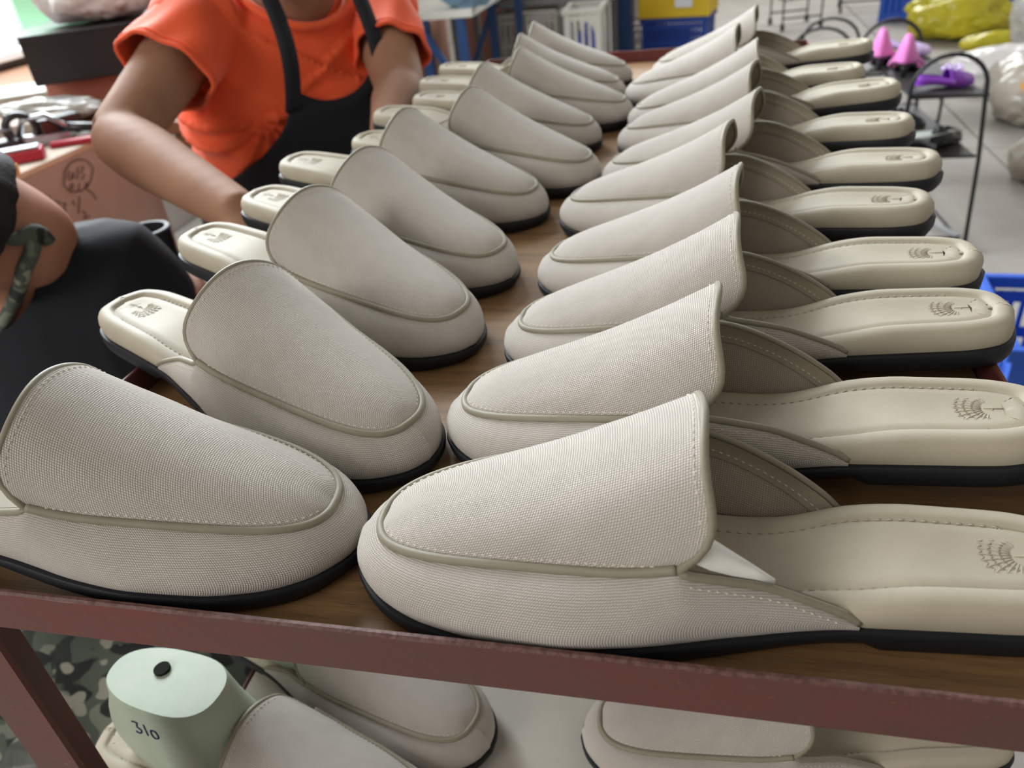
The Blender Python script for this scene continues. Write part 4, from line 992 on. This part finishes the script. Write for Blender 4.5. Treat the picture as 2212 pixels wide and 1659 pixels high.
# ------------------------------------------------------------------ far shelving, crates
mat('blue_steel', (38, 72, 122), .45, .45); mat('white_top', (226, 226, 218), .6, .3); mat('grey_steel', (128, 130, 132), .4, .4, metal=.5)
mat('crate_grey', (192, 190, 180), .6, .3); mat('crate_yellow', (222, 188, 36), .5, .4); mat('crate_blue', (28, 62, 150), .5, .4); mat('crate_blue_light', (44, 92, 196), .5, .4)
mat('label_white', (224, 226, 232), .7, .2); mat('label_brown', (160, 124, 78), .7, .2); mat('blue_plastic', (60, 78, 170), .3, .5); mat('light_blue', (140, 176, 206), .4, .4, noise=.4, nscale=6)
mat('wall_pink', (168, 122, 104), .8, .2); mat('black_wire', (28, 28, 30), .45, .4); mat('tray_dark', (58, 56, 56), .5, .4)
mat('yellow_bag', (214, 200, 52), .3, .5, noise=.5, nscale=5, rgb2=(178, 168, 40), bump=.7, bscale=16)
mat('clear_bag', (214, 214, 212), .2, .6, noise=.7, nscale=9, rgb2=(160, 158, 154), bump=.9, bscale=22)
mat('bag_beige', (186, 176, 160), .3, .5, noise=.6, nscale=6, rgb2=(138, 130, 120), bump=.8, bscale=18)
mat('pink_satin', (226, 130, 196), .3, .5); mat('purple_satin', (132, 62, 178), .35, .5); mat('gem', (214, 190, 240), .1, .8); mat('green_leather', (122, 132, 86), .5, .4); mat('clear_plastic', (226, 222, 190), .15, .6, trans=.4)
mat('orange_card', (206, 150, 84), .8, .2)
def crate(name, label, c, size, rz, m1, pitch=.03, bar=.012, group=None, rim2=None):
    """open plastic crate: floor, rim, four corner posts, slatted walls"""
    w, d, h = size; root = thing(name, label, 'crate', c, rz, group)
    m = MB(); m.box((0, 0, .012), (w-.02, d-.02, .02)); m.build('base', m1, root)
    m = MB()
    for s in (-1, 1): m.box((0, s*(d/2-.004), h-.018), (w+.03, .022, .034)); m.box((s*(w/2-.004), 0, h-.018), (.022, d-.014, .034))
    bevel(m.build('rim', rim2 or m1, root), .003, 1)
    for a in (-1, 1):
        for b in (-1, 1): m = MB(); m.box((a*(w/2-.018), b*(d/2-.018), h/2-.01), (.036, .036, h-.03)); m.build('corner_post', m1, root)
    for s, L, ax in ((-1, w, 0), (1, w, 0), (-1, d, 1), (1, d, 1)):
        m = MB(); n = int((L-.06)/pitch)
        for k in range(n+1):
            t = -(L-.06)/2+(L-.06)*k/n
            c_ = (t, s*(d/2-.006), h/2-.02) if ax == 0 else (s*(w/2-.006), t, h/2-.02)
            m.box(c_, (bar, .006, h-.05) if ax == 0 else (.006, bar, h-.05))
        for z in (.04, h*.5, h-.06): m.box((0, s*(d/2-.008), z) if ax == 0 else (s*(w/2-.008), 0, z), (L-.05, .008, .03) if ax == 0 else (.008, L-.05, .03))
        m.build('slatted_wall', m1, root)
    return root
# blue steel bench with a white top
bs = thing('steel_bench', 'blue steel bench with a white top behind the orange-shirted worker', 'table', (-1.90, 5.2, FLOOR))
hB = .70
m = MB(); m.box((-.05, .3, hB), (1.15, .9, .05)); bevel(m.build('table_top', 'white_top', bs), .005)
lg = [(.20, -.12), (.44, -.12), (.20, .70), (.44, .70), (-.6, -.1), (-.6, .7)]
for a, b in lg: m = MB(); m.box((a, b, (hB-.03)/2), (.055, .055, hB-.03)); m.build('leg', 'blue_steel', bs)
m = MB(); m.bar((.16, -.16, .68), (.44, -.16, .22), .04); m.build('brace', 'blue_steel', bs)
m = MB(); m.bar((.20, .7, .10), (.44, .7, .62), .035); m.build('brace', 'blue_steel', bs)
m = MB(); m.bar((-.6, -.1, .12), (.44, -.12, .12), .035); m.build('brace', 'blue_steel', bs)
# pink-brown cartons behind the bench
for k, (x, y, z, s) in enumerate(((-2.25, 6.32, FLOOR, (.5, .4, .52)), (-1.72, 7.05, FLOOR, (.46, .4, .50)))):
    carton_box('carton', ['pinkish brown carton on the floor behind the blue bench legs', 'pinkish brown carton right of the blue bench legs'][k], (x, y, z), s, .1*k, 'wall_pink')
blob('plastic_sheet', 'light blue plastic sheet hanging from the white bench top', 'sheet', (-1.42, 5.15, FLOOR+.726), (.16, .12, .11), 'light_blue', .25, 3., 6.)
# grey shelf unit with crates
sh_ = thing('shelf_unit', 'grey metal shelf unit holding pale crates at the back', 'shelf', (-1.22, 6.3, FLOOR))
for a in (-.55, .25, .55):
    for b in (-.30, .30): m = MB(); m.box((a, b, .60), (.05, .05, 1.2)); m.build('post', 'grey_steel', sh_)
for z in (.10, .62):
    m = MB(); m.box((.03, 0, z), (1.16, .68, .035)); m.build('shelf_board', 'grey_steel', sh_)
m = MB(); m.box((0, 0, .6), (.05, .05, 1.2)); o = m.build('post', 'blue_steel'); o.location = (at_y(1120, 20, 5.9)[0], 5.9, FLOOR); tag(o, 'single blue steel post standing before the grey shelf', 'post')
crate('crate', 'pale grey slatted crate on the lower shelf beside the grey post', (-1.24, 6.18, FLOOR+.118), (.46, .36, .44), 0, 'crate_grey', .04, .018, 'pale crates')
crate('crate', 'pale grey crate with blue plastic inside, right end of the shelf', (-.77, 5.70, FLOOR), (.24, .36, .62), 0, 'crate_grey', .045, .018, 'pale crates')
blob('plastic_bag', 'blue plastic bag stuffed in the right-hand pale crate', 'bag', (-.77, 5.68, FLOOR+.06), (.085, .14, .24), 'blue_plastic', .2, 3., 8.)
blob('sack', 'yellowish sack on the upper board of the grey shelf', 'sack', (-1.35, 6.3, FLOOR+.638), (.26, .2, .16), 'bag_beige', .2, 3., 5.)
blob('sack', 'olive bag on the grey shelf next to the blue post', 'sack', (-.86, 6.4, FLOOR+.638), (.16, .16, .16), 'yellow_bag', .2, 3., 15.)
carton_box('carton', 'small brown carton on the floor in front of the grey shelf', (-1.28, 5.78, FLOOR), (.22, .18, .16), .2, 'cardboard')
blob('bundle', 'dark cloth bundle on the small brown carton', 'bundle', (-1.28, 5.78, FLOOR+.165), (.09, .08, .07), 'tray_dark', .2, 3., 2.)
m = MB(); m.box((0, 0, .45), (.16, .30, .9)); o = bevel(m.build('cabinet', 'blue_steel'), .006); o.location = (-.63, 6.86, FLOOR); tag(o, 'narrow blue cabinet beside the pale crate', 'cabinet')
for k, z in enumerate((0, .26, .52)): crate('crate', ['white crate at the bottom of the stack left of the yellow crate', 'white crate in the middle of the stack left of the yellow crate', 'white crate on top of the stack left of the yellow crate'][k], (-.50, 7.45, FLOOR+z), (.36, .36, .25), 0, 'white_top', .04, .02, 'stacked white crates')
# yellow crate on a blue one
crate('crate', 'blue crate under the yellow crate', (-.19, 6.85, FLOOR), (.50, .38, .36), R(-10), 'crate_blue', .03, .022)
yc_ = crate('crate', 'yellow crate with a white label, stacked on a blue crate', (-.19, 6.85, FLOOR+.361), (.54, .42, .36), R(-10), 'crate_yellow', .022, .020)
m = MB(); m.box((.08, -.222, .15), (.13, .003, .15)); lb = m.build('label_sticker', 'label_white', yc_)
m = MB(); m.box((.08, -.2245, .20), (.12, .003, .05)); m.build('picture', 'label_brown', lb)
# wire clothes rack on castors
def wire_rack(name, label, c, w, d, h, rz, m1='black_wire', castors=True, shelves=()):
    root = thing(name, label, 'rack', c, rz)
    for s in (-1, 1):
        m = MB(); m.tube([(s*w/2, -d/2, .06), (s*w/2, -d/2, h), (s*w/2, d/2, h), (s*w/2, d/2, .06)], .008, 6); m.build('end_frame', m1, root)
        m = MB(); m.tube([(-w/2, s*d/2, .10), (w/2, s*d/2, .10)], .008, 6); m.build('bottom_bar', m1, root)
        m = MB(); m.tube([(-w/2, s*d/2, h), (w/2, s*d/2, h)], .008, 6); m.build('top_bar', m1, root)
        for t in (-1, 1):
            m = MB(); m.tube([(s*w/2-.012, t*d/2, .03), (s*w/2+.012, t*d/2, .03)], .03, 14); m.build('castor', m1, root)
    for z in shelves:
        m = MB(); m.tube([(-w/2, -d/2, z), (w/2, -d/2, z), (w/2, d/2, z), (-w/2, d/2, z)], .007, 6, closed=True)
        for k in range(5): m.tube([(-w/2+w*k/4, -d/2, z), (-w/2+w*k/4, d/2, z)], .005, 5)
        m.build('wire_shelf', m1, root)
    return root
wire_rack('wire_rack', 'black wire rack on castors at the back, behind the farthest mules', (.82, 8.2, FLOOR), .34, .4, 1.0, .2, shelves=(.25, .5))
wire_rack('wire_rack', 'second black wire rack on castors standing right of the first', (1.55, 8.9, FLOOR), .5, .4, 1.0, -.1, shelves=(.3,))
# blue crates at the back right
crate('crate', 'blue crate at the back, left one of the pair behind the yellow bag', (1.86, 8.20, FLOOR), (.62, .44, .46), R(-14), 'crate_blue_light', .05, .035)
crate('crate', 'blue crate at the back, right one of the pair behind the yellow bag', (2.56, 8.40, FLOOR), (.60, .44, .46), R(-14), 'crate_blue_light', .05, .035)
blob('plastic_bag', 'large yellow plastic bag lying on the floor before the blue crates', 'bag', (1.92, 7.15, FLOOR), (.36, .24, .18), 'yellow_bag', .3, 2.4, 3., flat=.15)
blob('plastic_bag', 'small olive yellow bag on the floor beside the large yellow bag', 'bag', (2.02, 6.62, FLOOR), (.20, .10, .07), 'yellow_bag', .2, 3., 33.)
blob('plastic_bag', 'crumpled clear plastic bag at the right edge, next to the yellow bag', 'bag', (2.42, 6.35, FLOOR), (.34, .28, .30), 'clear_bag', .25, 2.6, 7.)
blob('plastic_bag', 'white plastic bag on the floor in front of the clear one', 'bag', (1.85, 5.55, FLOOR), (.34, .20, .13), 'bag_white', .2, 3., 21.)
pb = blob('sack', 'grey plastic sack with an orange card on it, at the right edge', 'sack', (1.78, 4.75, FLOOR), (.30, .28, .20), 'bag_beige', .2, 2.4, 11.)
m = MB(); m.box((0, 0, 0), (.34, .10, .012)); o = m.build('card', 'orange_card'); bevel(o, .003, 1); o.location = (1.72, 4.50, FLOOR+.275); o.rotation_euler = (.5, -.32, .2); tag(o, 'orange-tan card strip on the grey plastic sack', 'card')
blob('plastic_bag', 'small beige and purple bag at the right edge of the floor', 'bag', (1.43, 3.82, FLOOR), (.09, .08, .12), 'bag_beige', .2, 3., 17., neck=.3)
# near blue crate at the right edge
nc = at_z(2125, 597, -.72)
crate('crate', 'blue slatted crate on the floor at the right edge, beyond the shelf', (nc[0]+.26, nc[1]-.20, FLOOR), (.56, .40, .33), R(-4), 'crate_blue_light', .028, .012)

# ------------------------------------------------------------------ shoe display stands
def simple_shoe(name, label, loc, rz, m1, m2, L=.24, heel=.05, w=.036, back=.06, group=None, closed=True, cat='shoe', tilt=0.):
    root = thing(name, label, cat, loc, rz, group); root.rotation_euler = (0, tilt, rz)
    def hz(x): return heel*(1-smoothstep(.15*L, .72*L, x))
    def wd(x): return w*np.interp(x/L, [0, .03, .1, .3, .5, .72, .88, .97, 1], [.25, .5, .68, .66, .72, 1., .8, .42, .1])
    xs = np.linspace(0, L, 34); m = MB()
    m.rings([[(x-L/2, s*wd(x), hz(x)+t) for s, t in ((-1, 0), (1, 0), (1, .007), (-1, .007))] for x in xs]); m.build('sole', m2, root, 40)
    if heel > .03: m = MB(); m.rings([[(.022-L/2+r*math.cos(a), r*math.sin(a), z) for a in np.linspace(0, 6.283, 14, endpoint=False)] for z, r in ((0, .009), (heel*.5, .010), (heel+.002, .019))]); m.build('heel', m2, root, True)
    m = MB(); G = []
    xv = np.linspace(.52*L, L*.995, 18)
    for x in xv:
        h = np.interp(x/L, [.52, .6, .75, .95, 1], [.052, .05, .044, .028, .012])
        G.append([(x-L/2, wd(x)*1.04*math.sin(math.pi/2*a), hz(x)+.004+h*max(math.cos(math.pi/2*a), 0)**.75) for a in np.linspace(-1, 1, 17)])
    m.grid(np.array(G)); v_ = m.build('vamp', m1, root, True); v_.modifiers.new('t', 'SOLIDIFY').thickness = .002
    m = MB(); G = []
    for ph in np.linspace(-1, 1, 33):
        x = .56*L-.56*L*math.cos(ph*math.pi/2); y = .95*w*math.sin(ph*math.pi/2)*(1+.25*smoothstep(.5, 1, abs(ph))); hh_ = .022+(back-.022)*(1-smoothstep(.08, .75, abs(ph)))
        G.append([(x-L/2+.10*back*math.sin(math.pi*t)*-.6*(1-abs(ph))+t*t*.012*(1-abs(ph)), y*(1+.18*math.sin(math.pi*t)-.12*t), hz(max(x, .0))+.004+hh_*t) for t in np.linspace(0, 1, 9)])
    m.grid(np.array(G)); c_ = m.build('counter', m1, root, True); c_.modifiers.new('t', 'SOLIDIFY').thickness = .002
    return root
# main stand: arched wire ends, sloping trays
sx0, sx1, sy0 = .695, .945, 3.0
stand = thing('shoe_stand', 'black wire shoe stand with an arched end, beside the right-hand mules', 'stand', (.88, 3.3, FLOOR))
def lp_(p): return (p[0]-.88, p[1]-3.3, p[2]-FLOOR)
for yy, dx in ((3.0, 0.), (3.75, -.05)):
    pts = [(sx0-.02+dx, yy, FLOOR+.01), (sx0+dx, yy, -.62), (sx0+.004+dx, yy, -.47)]
    for a in np.linspace(math.pi, 0, 14): pts.append((.8155+dx+.118*math.cos(a), yy, -.455+.112*math.sin(a)))
    pts += [(sx1-.008+dx, yy, -.50), (sx1+.012+dx, yy, -.7), (sx1+.03+dx, yy, FLOOR+.01)]
    m = MB(); m.tube([lp_(p) for p in pts], .0075, 8); m.build('arched_end', 'black_wire', stand, True)
    for z in (-.478, -.685, -.99): m = MB(); m.tube([lp_((sx0+dx, yy, z)), lp_((sx1+dx, yy, z))], .006, 6); m.build('crossbar', 'black_wire', stand)
for z, nm in ((-.478, 'tray'), (-.685, 'tray')):
    m = MB(); m.grid(np.array([[lp_((x-.05*(y-3.0)/.75, y, z+.012-.012*t)) for y in np.linspace(3.0, 3.75, 6)] for t, x in zip(np.linspace(0, 1, 5), np.linspace(sx0, sx1, 5))])); o = m.build(nm, 'tray_dark', stand); o.modifiers.new('t', 'SOLIDIFY').thickness = .006
for s in (sx0, sx1): m = MB(); m.tube([lp_((s, 3.0, -.99)), lp_((s-.05, 3.75, -.99))], .006, 6); m.build('base_bar', 'black_wire', stand)
m = MB(); m.bar(lp_((sx0, 3.0, -.99)), lp_((sx1-.05, 3.75, -.99)), .03, .006); m.bar(lp_((sx1, 3.0, -.985)), lp_((sx0-.05, 3.75, -.985)), .03, .006); m.build('base_brace', 'grey_steel', stand)
TZ = -.468
simple_shoe('pump', 'pink satin pump on the top tray, the one nearer the camera', (.752, 3.36, TZ), R(74), 'pink_satin', 'black_plastic', .23, .045, .050, .105, 'pink pumps on the stand')
simple_shoe('pump', 'pink satin pump on the top tray, behind its mate', (.690, 3.50, TZ), R(74), 'pink_satin', 'black_plastic', .23, .045, .050, .105, 'pink pumps on the stand')
ps = simple_shoe('sandal', 'purple jewelled sandal at the front of the top tray', (.825, 3.10, TZ), R(20), 'purple_satin', 'purple_satin', .22, .018, .036, .03)
m = MB()
for k in range(9):
    a = k*.8; c = np.array([.02+.03*math.cos(a), .024*math.sin(a), .058+.004*(k % 3)]); m.tube([c-(0, 0, .006), c, c+(0, 0, .006)], [.004, .008, .003], 8)
m.build('gem_cluster', 'gem', ps, True)
simple_shoe('sandal', 'lilac clear sandal on the top tray behind the pink pumps', (.80, 3.66, TZ), R(10), 'gem', 'purple_satin', .22, .04, .034, .05)
simple_shoe('sandal', 'black sandal on the lower tray of the arched stand', (.87, 3.12, TZ-.207), R(60), 'black_plastic', 'black_plastic', .23, .03, .04, .06)
simple_shoe('sandal', 'dark green and black shoe on the lower tray behind the white paper', (.76, 3.40, TZ-.207), R(-40), 'black_plastic', 'green_leather', .23, .04, .04, .06)
m = MB(); m.grid(np.array([[(x, y, .012*math.sin(x*14)+.02*(x+.1)) for y in np.linspace(-.10, .10, 6)] for x in np.linspace(-.09, .09, 10)])); o = m.build('paper', 'paper', None, True); o.modifiers.new('t', 'SOLIDIFY').thickness = .002; o.location = (.785, 3.10, TZ-.165); o.rotation_euler = (-.25, .15, .5); tag(o, 'white paper sheet lying over the lower tray of the arched stand', 'paper')
# second stand further back with green shoes
s2 = thing('shoe_stand', 'second black arched shoe stand behind the farthest mules, with green shoes', 'stand', (.70, 5.15, FLOOR), R(-15))
for yy in (-.16, .16):
    pts = [(-.20, yy, 0), (-.17, yy, .34)]+[(.16*math.cos(a), yy, .36+.13*math.sin(a)) for a in np.linspace(math.pi, 0, 12)]+[(.17, yy, .34), (.20, yy, 0)]
    m = MB(); m.tube(pts, .009, 8); m.build('arched_end', 'black_wire', s2, True)
m = MB(); m.box((0, 0, .30), (.36, .34, .012)); m.build('tray', 'tray_dark', s2)
for k in range(2): simple_shoe('loafer', ['green leather shoe on the second stand, left of the pair', 'green leather shoe on the second stand, right of the pair'][k], (.62+.11*k, 5.12-.05*k, FLOOR+.307), R(170), 'green_leather', 'green_leather', .22, .012, .04, .045, 'green shoes on the second stand')
for k in range(2): simple_shoe('sandal', ['clear plastic sandal on the floor stand behind the pink pumps', 'clear pale sandal beside the other clear one, further right'][k], (.86+.13*k, 4.55+.05*k, FLOOR+.36), R(10+25*k), 'clear_plastic', 'clear_plastic', .23, .05, .036, .06, 'clear plastic sandals')
s3 = wire_rack('display_table', 'low dark wire table carrying the clear plastic sandals', (.94, 4.58, FLOOR), .46, .34, .352, .1, castors=False, shelves=(.352,))
m = MB(); m.box((0, 0, .352), (.45, .33, .006)); m.build('tray', 'tray_dark', s3)
